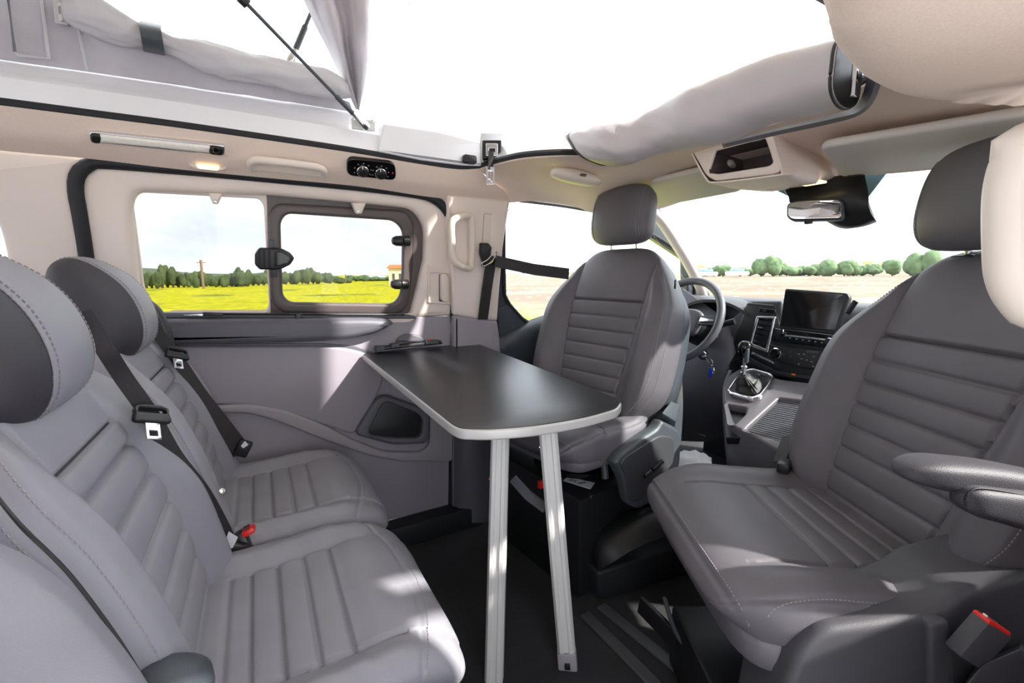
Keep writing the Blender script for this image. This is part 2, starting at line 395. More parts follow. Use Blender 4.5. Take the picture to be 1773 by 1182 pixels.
# ================================================================== SEATS
def pline(P, us, n=90):
    return [P.spt(u, s_, .0012) for u, s_ in us(n)]
def make_rear_seat(first=True):
    r = thing('rear_seat', (0, 0, 0), '', 'car seat', 'rear bench seats')
    # backrest
    chans = [.105 + .056 * i for i in range(6)]; US = .118
    def hwB(v): return .232 + .012 * math.sin(pi * min(v * 1.1, 1)) - .045 * sstep(.72, 1, v)
    def relB(u, s, L, h):
        a = abs(u); z = 0
        us = US + .012 * (1 - s / L)
        bol = sstep(us, us + .065, a) * (.042 - .024 * sstep(L * .62, L * .95, s)) * (1 - sstep(h - .03, h, a) * .35)
        z += bol - .007 * gs(a - us, .0042) * sstep(.03, .06, s)
        top = L - .135
        z -= .006 * gs(s - top, .003) * (1 if a < us else 0)
        if a < us and s < top:
            for c in chans: z -= .0075 * gs(s - c, .0045)
            for c0, c1 in zip(chans, chans[1:] + [top]):
                if c0 < s < c1: z += .006 * (1 - abs(2 * (s - c0) / (c1 - c0) - 1) ** 2.4)
        z -= .004 * gs(a - (h - .012), .0028) * (s < L - .05)
        return z
    B = Pad([(-.150, .33), (-.178, .45), (-.212, .60), (-.262, .74), (-.318, .865)], hwB, lambda v: .125 - .02 * v, relB, q=4.5, k=6, m=6, nu=150, nv=230)
    bk = B.build('backrest', M_LEA, r)
    mb = MB(); L = B.L
    for sg in (-1, 1):
        for e in (.005, .019):
            stitches(mb, [B.spt(sg * (B.dims(.06 + .86 * i / 120)[0] - e), (.06 + .86 * i / 120) * L, .0008) for i in range(121)])
    mb.obj('seam_stitching', M_THR, bk)
    for sg in (-1, 1):
        mb = MB(); mb.tube([B.spt(sg * (B.dims(.06 + .86 * i / 120)[0] - .012), (.06 + .86 * i / 120) * L, -.001) for i in range(121)], .0022, 6); mb.obj('edge_piping', M_PIPE, bk)
    mb = MB(); t = L - .135
    mb.tube([B.spt(u * .12, t, .0012) for u in [i / 10 - 1 for i in range(21)]], .0022, 6); mb.obj('piping', M_PIPE, bk)
    # shell behind
    S = Pad([(-.235, .30), (-.262, .50), (-.30, .66), (-.372, .85)], lambda v: .222 - .03 * sstep(.7, 1, v), lambda v: .07, lambda *a: 0, q=5, k=7, m=6, nu=20, nv=24)
    S.build('back_shell', M_GRYD, r)
    # cushion
    ch = [.115, .163, .211, .259]; CU = .15
    def hwC(v): return .238 - .006 * sstep(.6, 1, v)
    def relC(u, s, L, h):
        a = abs(u); us = CU - .01 * gs(s - .1, .1); z = 0
        fr = L - .14
        z += sstep(us, us + .05, a) * .022 * (1 - sstep(L - .16, L - .03, s) * .9)
        if s < fr + .06: z -= .006 * gs(a - us, .004) * sstep(.07, .1, s)
        if a < us:
            for c in ch: z -= .0052 * gs(s - c, .0035)
            for c0, c1 in zip(ch, ch[1:]):
                if c0 < s < c1: z += .0028 * (1 - abs(2 * (s - c0) / (c1 - c0) - 1) ** 2.2)
            z -= .004 * gs(s - .075, .006)
            if s > ch[-1]: z += .003 * sstep(ch[-1], ch[-1] + .05, s)
        # curved seam across the front edge
        fs = L - .052 - .03 * (a / h) ** 2
        z -= .0035 * gs(s - fs, .003)
        w_ = noise.noise(V((u * 14, s * 9, 3.1))) * .0022 + math.sin(s * 120 + u * 60) * .0011 * sstep(us + .01, us + .03, a) * gs(s - L * .55, .12)
        return z + w_
    C = Pad([(-.165, .372), (-.05, .358), (.09, .362), (.15, .366), (.198, .352), (.220, .318)], hwC, lambda v: .13, relC, q=5, k=6.5, m=5, flip=-1, nu=150, nv=200)
    cu = C.build('seat_cushion', M_LEA, r)
    mb = MB(); L = C.L
    fr = [C.spt(u * .222, L - .050 - .03 * u * u + .006, .001) for u in [i / 40 - 1 for i in range(81)]]
    stitches(mb, fr)
    for c in ch[1:]: stitches(mb, [C.spt(u * CU, c + .0015, .0002) for u in [i / 20 - 1 for i in range(41)]], r=.0004)
    mb.obj('seam_stitching', M_THR, cu)
    # fascia band under the cushion front and sides
    K = Pad([(-.17, .29), (.10, .285), (.165, .282), (.198, .27)], lambda v: .236, lambda v: .085, lambda *a: 0, q=6, k=9, m=6, flip=-1, nu=20, nv=24)
    K.build('cushion_band', M_LEAD, r)
    MB().box((-.02, 0, .125), (.34, .34, .25), bev=.02).obj('seat_base', M_BLK, r)
    # headrest: deep wrap shape with dark side bands
    def relH(u, s, L, h):
        a = abs(u); return -.0035 * gs(a / h - .54, .022) + .016 * (1 - (a / h) ** 2)
    H = Pad([(-.285, .808), (-.287, .86), (-.298, .92), (-.325, .975), (-.352, .99)], lambda v: .137 - .012 * abs(2 * v - 1) ** 3, lambda v: .125 + .03 * math.sin(pi * v) - .035 * v, relH, q=3.6, k=4.6, m=3.0, nu=90, nv=110)
    hd = H.build('headrest', M_LEA, r, side=.54, side_mat=M_LEAD)
    mb = MB(); L = H.L
    for sg in (-1, 1):
        for e in (-.006, .005):
            pts = []
            for i in range(81):
                v = .05 + .90 * i / 80; h = H.dims(v)[0]; pts.append(H.pt(sg * min(.995, (.54 * h + e) / h), v, off=.001))
            stitches(mb, pts)
    mb.obj('seam_stitching', M_THRD, hd)
    mb = MB()
    for y in (-.06, .06): MB().tube([(-.31, y, .76), (-.31, y, .86)], .006, 8).obj('headrest_post', M_CHR, r)
    return r
def make_front_seat(label, clen, arm):
    r = thing('front_seat', (0, 0, 0), label, 'car seat')
    chans = [.055 + .052 * i for i in range(7)]; TOP = .425
    def us_(s, L): return .128 + .028 * sstep(.05, .45, s) 
    def hwB(v): return .262 + .018 * math.sin(pi * min(v * 1.25, 1)) - .085 * sstep(.62, 1.02, v) - .02 * sstep(.25, 0, v)
    def relB(u, s, L, h):
        a = abs(u); us = us_(s, L); z = 0; h = hwB(s / L)
        z += sstep(us, max(h * .80, us + .02), a) * (.052 - .042 * sstep(L * .55, L * .9, s)) * (1 - .3 * sstep(h - .03, h, a))
        z -= .0055 * gs(a - us, .0036)
        if a < us:
            z -= .008 * gs(s - TOP, .004)
            if s < TOP:
                for c in chans: z -= .0032 * gs(s - c, .004)
                for c0, c1 in zip(chans, chans[1:] + [TOP]):
                    if c0 < s < c1: z += .003 * (1 - abs(2 * (s - c0) / (c1 - c0) - 1) ** 2.2)
        z -= .003 * gs(a - (h - .012), .0028) * (s < L - .09)
        return z
    B = Pad([(-.118, .455), (-.150, .56), (-.190, .70), (-.235, .85), (-.288, 1.0), (-.31, 1.055)], hwB, lambda v: .135 - .035 * v, relB, q=4.2, k=4.6, m=5, nu=150, nv=240)
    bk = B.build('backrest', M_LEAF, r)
    mb = MB(); L = B.L
    for sg in (-1, 1):
        for e in (.005, .019):
            stitches(mb, [B.spt(sg * (B.dims(.05 + .86 * i / 130)[0] - e), (.05 + .86 * i / 130) * L, .0008) for i in range(131)])
    mb.obj('seam_stitching', M_THRD, bk)
    mb = MB(); mb.tube([B.spt(u * (us_(TOP, L) - .002), TOP, .000) for u in [i / 10 - 1 for i in range(21)]], .003, 6)
    for sg in (-1, 1):
        mb.tube([B.spt(sg * us_(s, L), s, -.0035) for s in [.03 + (L - .09) * i / 60 for i in range(61)]], .0016, 5)
    mb.obj('piping', M_PIPE, bk)
    S = Pad([(-.190, .43), (-.225, .56), (-.265, .70), (-.305, .85), (-.352, 1.0), (-.362, 1.03)], lambda v: hwB(v) - .012, lambda v: .085, lambda *a: 0, q=5, k=4.6, m=5, nu=24, nv=30)
    S.build('back_shell', M_STEEL, r)
    ch = [.115 + .052 * i for i in range(4 if clen > .42 else 3)]; CU = .148
    x0, x1 = -.165, -.165 + clen
    def relC(u, s, L, h):
        a = abs(u); us = CU; z = 0
        z += sstep(us, us + .06, a) * .02 * (1 - .8 * sstep(L - .16, L - .03, s)) * (1 - .4 * sstep(h - .03, h, a))
        if s < L - .075: z -= .0045 * gs(a - us, .0034)
        if a < us:
            for c in ch: z -= .004 * gs(s - c, .0034)
            for c0, c1 in zip(ch, ch[1:]):
                if c0 < s < c1: z += .002 * (1 - abs(2 * (s - c0) / (c1 - c0) - 1) ** 2.2)
        z -= .0035 * gs(a - (h - .014), .003) + .003 * gs(s - (L - .03), .003)
        return z + noise.noise(V((u * 11, s * 8, 1.1))) * .0015
    C = Pad([(x0, .482), (x0 + .12, .462), (x0 + .26, .468), (x1 - .10, .478), (x1 - .03, .470), (x1, .445)], lambda v: .256 - .012 * sstep(.75, 1, v), lambda v: .10, relC, q=5, k=6, m=5, flip=-1, nu=150, nv=190)
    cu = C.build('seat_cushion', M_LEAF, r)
    mb = MB(); L = C.L
    edge = [C.spt(sg * 0 + .241, .06 + (L - .12) * i / 100, .0006) for i in range(101) for sg in (0,)]
    stitches(mb, edge); stitches(mb, [V((p.x, -p.y, p.z)) for p in edge])
    stitches(mb, [C.spt(.235 * (i / 40 - 1), L - .035, .0006) for i in range(81)])
    for c in ch[1:]: stitches(mb, [C.spt(CU * (i / 20 - 1), c + .0015, .0002) for i in range(41)], r=.0004)
    mb.obj('seam_stitching', M_THRD, cu)
    K = Pad([(x0 + .02, .43), (x0 + .2, .418), (x1 - .08, .422), (x1 - .015, .415)] if arm else [(x0 + .02, .445), (x0 + .2, .435), (x1 - .08, .438), (x1 - .015, .432)], lambda v: .250, lambda v: .085 if arm else .055, lambda u, s, L, h: 0, q=5, k=7, m=5, flip=-1, nu=24, nv=30)
    K.build('cushion_side_panel', M_LEAF, r)
    # headrest
    def relH(u, s, L, h): return .012 * (1 - (abs(u) / h) ** 2) - .0025 * gs(abs(u) - .095, .0025)
    H = Pad([(-.268, 1.075), (-.268, 1.15), (-.282, 1.235), (-.30, 1.275)], lambda v: .128 - .006 * v, lambda v: .085 + .01 * math.sin(pi * v), relH, q=3.6, k=4.2, m=3, nu=70, nv=80)
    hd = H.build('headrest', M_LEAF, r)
    mb = MB(); stitches(mb, [H.spt(sg * .100, .03 + (H.L - .06) * i / 60, .0006) for sg in (1,) for i in range(61)]); stitches(mb, [H.spt(-.100, .03 + (H.L - .06) * i / 60, .0006) for i in range(61)])
    mb.obj('seam_stitching', M_THRD, hd)
    for y in (-.055, .055):
        mb = MB(); mb.tube([(-.292, y, 1.02), (-.282, y, 1.10)], .0065, 10); mb.obj('headrest_post', M_CHR, r)
        mb = MB(); mb.box((-.292, y, 1.052), (.04, .05, .016), bev=.005); mb.obj('post_guide', M_BLK, r)
    mb = MB(); mb.box((-.07, -.05, .36), (.12, .16, .09), bev=.015); mb.obj('seat_frame', M_BLK, r)
    return r
rs = []
for i, (yc, lab) in enumerate(((.785, 'grey leather rear seat in the middle of the bench, open buckle slot beside its cushion'),
                               (1.275, 'grey leather rear seat next to the side window and door pocket'),
                               (.285, 'grey leather rear seat cut off by the lower edge, nearest the camera'))):
    r = make_rear_seat() if i == 0 else copy_tree(rs[0])
    r['label'] = lab; r.location = (0, yc, 0); rs.append(r)
drv = make_front_seat('dark grey leather driver seat turned around behind the table, before the steering wheel', .40, False)
drv.location = (.90, 1.19, .02); drv.rotation_euler = (0, 0, math.radians(190))
pas = make_front_seat('dark grey leather passenger seat with armrest, swivelled toward the table', .47, True)
pas.location = (.99, .415, -.025); pas.rotation_euler = (0, 0, math.radians(150))

for ch in pas.children:
    if ch.name.split('.')[0] in ('headrest', 'headrest_post', 'post_guide'): ch.location = (.022, -.022, -.014) if ch.name.startswith('headrest') and 'post' not in ch.name else (.01, -.018, -.005)
# ================================================================== SHELL: floor, left side, doors, windows
fl = MB(); fl.box((.3, .83, -.02), (4.6, 2.0, .04)); struct(fl.obj('floor', M_CARP))
# ribbed seat-rail covers set in the carpet
for k, (a, b) in enumerate((((1012, 1062), (1150, 1200)), ((1040, 1048), (1215, 1190)))):
    A, B = U(*a, z=.004), U(*b, z=.004)
    t = (B - A).normalized(); mb = MB(); s_ = V((-t.y, t.x, 0)) * .012
    mb.strap([A, B], s_, .034, .008)
    tag(mb.obj('seat_rail_cover', M_RIB, bev=.003), ['dark rubber floor strip ending beside the foot of the front table leg', 'dark rubber floor strip lying closer to the passenger seat'][k], 'floor strip', 'floor rail strips')
MB().box((.1, 1.53, .04), (1.25, .075, .09), bev=.008).obj('door_sill', M_BLKR)['kind'] = 'structure'
H = UP.loop
# --- sliding door in the left side
d1 = root('door_1', (.1, 1.57, .1))
outer = [(165, 600), (150, 455), (140, 390), (134, 330), (140, 296), (170, 283), (420, 302), (620, 323), (735, 340), (768, 357), (785, 390), (786, 548), (700, 552), (560, 553), (300, 556)]
hole = [(226, 360), (236, 331), (460, 338), (640, 354), (716, 362), (737, 392), (736, 450), (712, 548), (560, 549), (262, 549), (240, 500)]
ho = fil(H(hole), [.05, .05, 0, 0, .05, .06, 0, .02, 0, .03, 0])
plate('upper_trim', UP, [fil(H(outer), [0, 0, 0, .06, .06, .04, 0, 0, .05, .05, .05, 0, 0, 0, 0]), ho], -.05, 0, .020, M_BEI, d1)
# darker inner panel that carries both windows
PW = -.030
g1 = [(229, 352), (240, 333), (452, 344), (460, 356), (468, 530), (460, 543), (272, 542), (252, 520)]
h2 = [(464, 372), (478, 353), (700, 366), (716, 385), (713, 470), (706, 530), (690, 543), (486, 541), (468, 520)]
pin = [(200, 340), (220, 318), (460, 326), (640, 342), (730, 350), (752, 392), (750, 450), (726, 560), (560, 562), (240, 562), (215, 500)]
g1p = fil(UP.loop(g1, PW), [.015, .015, .02, .02, .02, .02, .03, .03]); h2p = fil(UP.loop(h2, PW), [.03, .03, .04, .04, .02, .03, .03, .03, .03])
# beige part round the fixed pane, brown-grey part round the hinged window
pin_l = [(200, 340), (220, 318), (460, 326), (463, 345), (470, 562), (240, 562), (215, 500)]
pin_r = [(461, 330), (640, 342), (730, 350), (752, 392), (750, 450), (726, 562), (469, 562)]
g1q = [a for a in g1p]
plate('pane_surround', UP, [UP.loop(pin_l, PW), fil(UP.loop([(229, 352), (240, 333), (449, 344), (457, 356), (466, 530), (457, 543), (272, 542), (252, 520)], PW), [.015, .015, .02, .02, .02, .02, .03, .03])], PW - .02, PW, .004, M_BEI, d1)
plate('window_surround', UP, [UP.loop(pin_r, PW), fil(UP.loop([(467, 372), (480, 353), (700, 366), (716, 385), (713, 470), (706, 530), (690, 543), (488, 541), (472, 520)], PW), .03)], PW - .02, PW, .004, M_BRN, d1)
w1 = plate('window_1', UP, [UP.loop([(215, 322), (462, 332), (470, 550), (245, 550)], PW - .02)], PW - .026, PW - .021, .0005, M_PRIV); struct(w1)
# hinged window
w2 = root('window_2', UP.p(590, 450, PW))
fo = fil(UP.loop([(464, 372), (478, 352), (702, 365), (718, 385), (714, 470), (708, 530), (690, 545), (486, 542), (468, 520)], PW + .012), [.03, .03, .04, .04, .02, .03, .03, .03, .03])
fi = fil(UP.loop([(486, 384), (497, 370), (682, 382), (698, 398), (697, 470), (694, 512), (682, 527), (502, 524), (490, 512)], PW + .012), [.02, .02, .03, .03, .02, .02, .02, .02, .02])
plate('window_frame', UP, [fo, fi], PW - .012, PW + .012, .010, M_BRN, w2, bres=4)
plate('glass', UP, [UP.loop([(476, 362), (706, 374), (702, 536), (480, 532)], PW)], PW - .006, PW - .002, .0005, M_PRIV, w2)
# hinge barrels
for (x, y) in ((697, 417), (695, 492)):
    a = UP.p(x - 19, y, PW + .028); b = UP.p(x + 15, y, PW + .028); m_ = a.lerp(b, .45)
    hg = MB().lathe([(.003, 0), (.011, .003), (.0165, .014), (.0175, .034), (.006, .035), (.006, .037), (.0175, .038), (.0165, .052), (.017, .060), (.003, .062)], a, b - a).obj('hinge', M_BLKS if False else M_BLK, w2)
# latch between the two windows
lt = plate('latch', UP, [fil(UP.loop([(441, 440), (449, 429), (487, 430), (503, 438), (510, 447), (503, 458), (487, 466), (450, 467), (441, 458)], PW + .03), .006)], PW + .012, PW + .034, .006, M_BLK, w2)
plate('latch_lever', UP, [fil(UP.loop([(476, 436), (486, 435), (500, 442), (505, 448), (499, 456), (486, 461), (476, 461)], PW + .04), .004)], PW + .034, PW + .044, .003, M_BLKS, lt)
for i in range(3): plate('latch_rib', UP, [UP.loop([(447 + i * 9, 433), (450 + i * 9, 433), (450 + i * 9, 464), (447 + i * 9, 464)], PW + .036)], PW + .033, PW + .039, .001, M_BLKR, lt)
plate('latch_catch', UP, [fil(UP.loop([(466, 415), (474, 415), (474, 430), (466, 430)], PW + .02), .001)], PW + .012, PW + .022, .001, M_STEEL, w2)
plate('latch_stop', UP, [fil(UP.loop([(468, 467), (480, 467), (480, 480), (468, 480)], PW + .02), .001)], PW + .012, PW + .018, .001, M_BLK, w2)
# roller blind hooks
for k, (x, y) in enumerate(((373, 342), (620, 359))):
    mb = MB(); P = UP; q = [(x - 12, y - 8), (x + 13, y - 8), (x + 5, y + 11), (x - 4, y + 11)]
    o = plate('blind_hook', UP, [fil(UP.loop(q, .0), .004)], -.006 if k == 0 else -.018, .012, .004, M_BEIP)
    mb = MB().box(UP.p(x, y + 6, .012), (.006, .005, .008), bev=.001).obj('hook_pin', M_CHR, o)
    tag(o, ['small beige blind hook above the fixed window pane', 'small beige blind hook above the hinged window'][k], 'hook', 'blind hooks')
# lower door panel
P = LO; L_ = LO.loop
plate('lower_panel', LO, [L_([(120, 552), (786, 548), (786, 876), (684, 898), (500, 930), (60, 1020)])], -.05, 0, .004, M_GRY, d1)
plate('sill_strip', LO, [fil(L_([(230, 541), (700, 543), (720, 547), (722, 552), (230, 552)], .012), .004)], -.02, .012, .005, M_GRYD, d1)
led = [(225, 553), (450, 552), (640, 550), (676, 553), (684, 560), (655, 577), (600, 589), (500, 594), (235, 599)]
plate('arm_ledge', LO, [fil(L_(led, .045), [0, 0, .02, .02, .02, .05, .05, 0, .01])], -.01, .05, .022, M_GRYD, d1, bres=5)
gro = [(300, 599), (560, 599), (600, 602), (640, 613), (660, 632), (664, 660), (640, 712), (612, 752), (560, 735), (500, 716), (440, 702), (385, 700), (300, 700)]
plate('raised_panel', LO, [fil(L_(gro, .01), [0, .05, .05, .06, .05, .06, .05, .02, .05, .05, .05, .02, 0])], -.01, .013, .009, M_GRY, d1, bres=4)
plate('groove_shadow_strip', LO, [fil(L_([(296, 595), (560, 594), (612, 598), (652, 612), (666, 628), (640, 640), (600, 612), (560, 606), (300, 608)], .002), .01)], -.01, .003, .002, M_GRYD, d1)  # darker strip laid in as the shade of the groove
rim = [(370, 702), (432, 699), (490, 708), (560, 735), (612, 762), (664, 782), (730, 783), (744, 770), (744, 700), (786, 690), (786, 800), (700, 800), (640, 790), (560, 762), (480, 730), (432, 716), (370, 716)]
plate('curved_rim', LO, [fil(L_(rim, .016), .03)], -.01, .018, .010, M_GRYR, d1, bres=4)
pk = [(612, 752), (652, 690), (668, 684), (735, 708), (745, 722), (743, 760), (736, 768), (680, 770)]
poc = plate('door_pocket', LO, [fil(L_(pk, .03), .03), fil(L_([(636, 752), (662, 700), (672, 696), (724, 716), (732, 726), (730, 752), (722, 758), (676, 758)], .03), .025)], -.005, .034, .009, M_GRYD, d1, bres=4)
plate('pocket_floor', LO, [fil(L_(pk, .012), .03)], .0, .012, .004, M_BLK, d1)
# door release recess by the pillar
rc_ = plate('release_recess', UP, [fil(H([(740, 457), (779, 460), (779, 527), (740, 524)]), .006), fil(H([(744, 472), (776, 473), (776, 522), (744, 520)]), .004)], 0, .006, .003, M_BEI, d1)
plate('release_lever', UP, [fil(UP.loop([(764, 477), (770, 474), (777, 479), (777, 519), (771, 524), (764, 519)], .02), .006)], .0, .026, .007, M_BEIP, d1)
plate('lever_slot', UP, [H([(760, 475), (768, 475), (768, 522), (760, 522)])], 0, .004, .0005, M_BRN, d1)
# rubber weatherstrip round the door
wp = [UP.p(a, b, .0) for a, b in ((168, 640), (158, 520), (149, 440), (138, 372), (131, 330), (134, 303), (150, 287), (172, 281), (300, 291), (460, 306), (620, 322), (720, 335), (752, 345), (773, 365), (783, 392), (786, 440), (786, 548))]
wp2 = [LO.p(a, b, .0) for a, b in ((786, 600), (784, 760), (782, 885))]
mb = MB(); mb.tube(cr(wp + wp2, 150), .0155, 12); struct(mb.obj('trim_1', M_BLKR))
# --- C pillar with the edge of a rear quarter window
cp = plate('wall_left', UP, [fil(H([(-900, 150), (0, 255), (110, 265), (150, 272), (170, 282), (124, 290), (126, 340), (148, 440), (160, 600), (-500, 800), (-900, 900)]), [0, 0, .02, .02, .02, .03, 0, 0, 0, 0, 0]), fil(H([(-700, 380), (-30, 366), (-4, 385), (8, 425), (22, 505), (-600, 560)]), .03)], -.05, .004, .014, M_BEI); struct(cp)
struct(plate('window_5', UP, [H([(-720, 370), (0, 350), (40, 520), (-620, 580)])], -.045, -.04, .0005, M_PRIV))
struct(plate('trim_2', LO, [L_([(-600, 540), (150, 540), (168, 700), (168, 1100), (-600, 1800)])], -.05, .004, .004, M_GRY))
# --- B pillar
bp = [(774, 336), (884, 347), (879, 380), (872, 430), (866, 500), (862, 556), (826, 553), (786, 546)]
bpl = plate('trim_3', UP, [fil(UP.loop(bp, .03), .006), fil(UP.loop([(840, 372), (851, 373), (847, 428), (836, 428)], .03), .001)], -.05, .03, .012, M_BEI); struct(bpl)
plate('slot_back', UP, [UP.loop([(838, 370), (853, 370), (849, 430), (834, 430)], .02)], .01, .024, .001, M_BEIP, bpl)
lp = Plane(LO.o, LO.ax, LO.ay)
struct(plate('wall_pillar', LO, [fil(LO.loop([(786, 545), (862, 555), (866, 580), (870, 640), (872, 700), (840, 900), (786, 890)], .035), .01)], -.05, .035, .014, M_GRY))
# foot of the pillar and seat-belt cover near the floor
cv = [[LO.p(x, y, n) for y in (700, 760, 820, 870, 905)] for x, n in ((783, .02), (800, .06), (830, .075), (858, .05), (868, .01))]
loft('trim_5', cv, 20, 16, M_GRYD)['kind'] = 'structure'
# grab handles on the pillars
def pillar_handle(PL_, cx, cy, sc, n0, label):
    pts = [(-17, -32), (-17, 0), (-16, 26), (-4, 41), (14, 46), (17, 30), (17, -34), (12, -44), (-2, -42)]
    f = lambda i: V(PL_.p(cx + pts[i][0] * sc, cy + pts[i][1] * sc, n0 + (.045 if i in (0, 1, 2, 3, 8) else .012)))
    mb = MB(); mb.tube(cr([f(i) for i in range(9)], 90, True), .0125, 14, closed=True, flat=1.25, up=V((0, 1, 0)))
    o = mb.obj('grab_handle', M_BEIP)
    return tag(o, label, 'grab handle')
pillar_handle(UP, 799, 418, 1.0, .03, 'upright beige loop grab handle on the pillar beside the hinged window')
# --- front door of the far side
d2 = root('door_2', (1.2, 1.6, .3))
FP = Plane((0, 1.60, .82), (1, 0, 0), (0, -.085, .48))
wn = [(873, 352), (882, 346), (930, 350), (1005, 361), (1080, 380), (1190, 452), (1192, 540), (1080, 566), (945, 567), (915, 560), (890, 536), (878, 520), (873, 500)]
wl = fil(FP.loop(wn, 0), .02)
plate('door_panel', FP, [[(.83, -.95), (2.35, -.95), (2.35, -.04), (2.2, .03), (1.64, .50), (.83, .50)], wl], -.05, 0, .006, M_STEEL, d2)
rub = [FP.p(a, b, .004) for a, b in wn]
mb = MB(); mb.tube(cr(rub, 120, True), .008, 8, closed=True); mb.obj('window_gasket', M_BLKR, d2)
w3 = plate('window_3', FP, [wl], -.03, -.026, .0005, M_CLR); struct(w3)
arm = [[FP.p(x, y + dy, n) for x, y in ((862, 606), (900, 585), (940, 570), (985, 560))] for dy, n in ((-24, .0), (-8, .05), (14, .055), (60, .03))]
loft('door_armrest', arm, 16, 12, M_STEEL, d2)
tri = plate('sail_panel', FP, [fil(FP.loop([(862, 532), (880, 528), (905, 548), (932, 566), (900, 580), (866, 600)], .006), .004)], 0, .008, .003, M_STEEL, d2)
# --- windscreen, pillar and far header
WT = [U(1100, 362, x=1.47), U(1125, 356, x=1.50), U(1280, 325, x=1.5), U(1430, 303, x=1.5), U(1600, 290, x=1.49), V((1.45, .12, 1.24)), V((1.40, .0, 1.22))]
WB = [V((2.02, 1.56, .87)), V((2.08, 1.50, .86)), V((2.2, 1.15, .86)), V((2.25, .79, .86)), V((2.2, .42, .86)), V((2.08, .06, .86)), V((2.02, .0, .87))]
struct(loft('window_4', [WT, WB], 24, 8, M_CLR, thick=.005, smooth=False))
ap = [V((1.38, 1.45, 1.26)), V((1.52, 1.425, 1.255)), V((1.75, 1.46, 1.10)), V((1.98, 1.52, .93)), V((2.05, 1.55, .86))]
mb = MB(); mb.tube(cr(ap, 30), .026, 12, flat=.8); struct(mb.obj('trim_4', M_BEI))
mb = MB(); mb.tube(cr([V((p.x, 1.57 - p.y, p.z)) for p in ap], 30), .026, 12, flat=.8); struct(mb.obj('trim_6', M_BEI))
# --- right side: front door, rear quarter and the open doorway between them
RP = Plane((0, -.12, 0), (-1, 0, 0), (0, 0, 1))
struct(plate('wall_right', RP, [[(-2.15, 0), (-.50, 0), (-.50, 1.26), (-1.5, 1.26), (-2.15, .85)], [(-1.98, .87), (-.80, .82), (-.80, 1.22), (-1.47, 1.22)]], -.05, 0, .006, M_GRY))
struct(plate('trim_11', RP, [[(-.67, 0), (-.53, 0), (-.53, 1.26), (-.67, 1.26)]], -.0, .15, .03, M_BEI))
struct(plate('wall_rear_right', RP, [[(.14, 0), (1.7, 0), (1.7, 1.3), (.14, 1.3)], [(.26, .85), (1.6, .85), (1.6, 1.2), (.26, 1.2)]], -.05, 0, .006, M_GRY))
BP_ = Plane((-1.7, 0, 0), (0, 1, 0), (0, 0, 1))
struct(plate('wall_back', BP_, [[(-.15, 0), (1.6, 0), (1.6, 1.35), (-.15, 1.35)], [(.1, .8), (1.4, .8), (1.4, 1.2), (.1, 1.2)]], -.05, 0, .006, M_GRY))
struct(plate('trim_10', UP, [UP.loop([(690, 300), (900, 318), (900, 352), (800, 420), (740, 345)], -.02)], -.05, -.02, .004, M_BEI))
struct(plate('beam_right', RP, [[(-.85, 1.235), (.6, 1.235), (.6, 1.34), (-.85, 1.34)]], -.05, .04, .01, M_BEI))
# ================================================================== CEILING, roof opening, tent
pip = [(-500, 130), (-200, 157), (0, 181), (150, 200), (300, 219), (450, 240), (600, 262), (720, 282), (790, 292), (828, 291)]
low = [(-500, 200), (-200, 232), (0, 257), (150, 271), (300, 289), (460, 305), (620, 320), (740, 338), (800, 343), (884, 349)]
P0 = [U(x, y, y=1.405) for x, y in pip]; P3 = [UP.p(x, y, .012) for x, y in low]
mid1 = [a.lerp(b, .28) + V((0, -.004, -.004)) for a, b in zip(P0, P3)]; mid2 = [a.lerp(b, .72) + V((0, -.016, .004)) for a, b in zip(P0, P3)]
struct(loft('ceiling_left', [P0, mid1, mid2, P3], 80, 14, M_HEAD, thick=.006))
E0 = [U(828, 291, y=1.405)] + [U(x, y, z=1.352) for x, y in ((850, 284), (900, 272), (960, 267), (1020, 266))] + [V((1.02, .95, 1.35)), V((1.09, .75, 1.35)), V((1.09, .60, 1.35)), V((1.04, .47, 1.35)), V((.92, .36, 1.345)), V((.60, .28, 1.33)), V((.2, .26, 1.33))]
E0 = [V(p) for p in E0]
O0 = [UP.p(884, 349, .012), U(930, 346, y=1.47), U(975, 350, y=1.465), U(1005, 357, y=1.46), U(1035, 366, y=1.455), V((1.50, 1.40, 1.27)), U(1200, 340, x=1.50), U(1290, 323, x=1.50), U(1430, 303, x=1.50), U(1600, 290, x=1.48), V((1.35, .06, 1.22)), V((.6, -.02, 1.25)), V((.2, -.03, 1.26))]
E0 = E0[:6] + [E0[5].lerp(E0[6], .5)] + E0[6:]
Ma = [a.lerp(b, .35) + V((0, 0, .004)) for a, b in zip(E0, O0)]; Mb = [a.lerp(b, .75) + V((0, 0, .006)) for a, b in zip(E0, O0)]
struct(loft('ceiling', [E0, Ma, Mb, O0], 110, 20, M_HEAD, thick=.008))
# welt along the roof opening
mb = MB(); wl_ = [p + V((0, 0, .006)) for p in P0] + [p + V((0, 0, .006)) for p in E0[1:]]
mb.tube(cr(wl_, 260), .0085, 8, flat=1.1); struct(mb.obj('trim_7', M_BLKR))
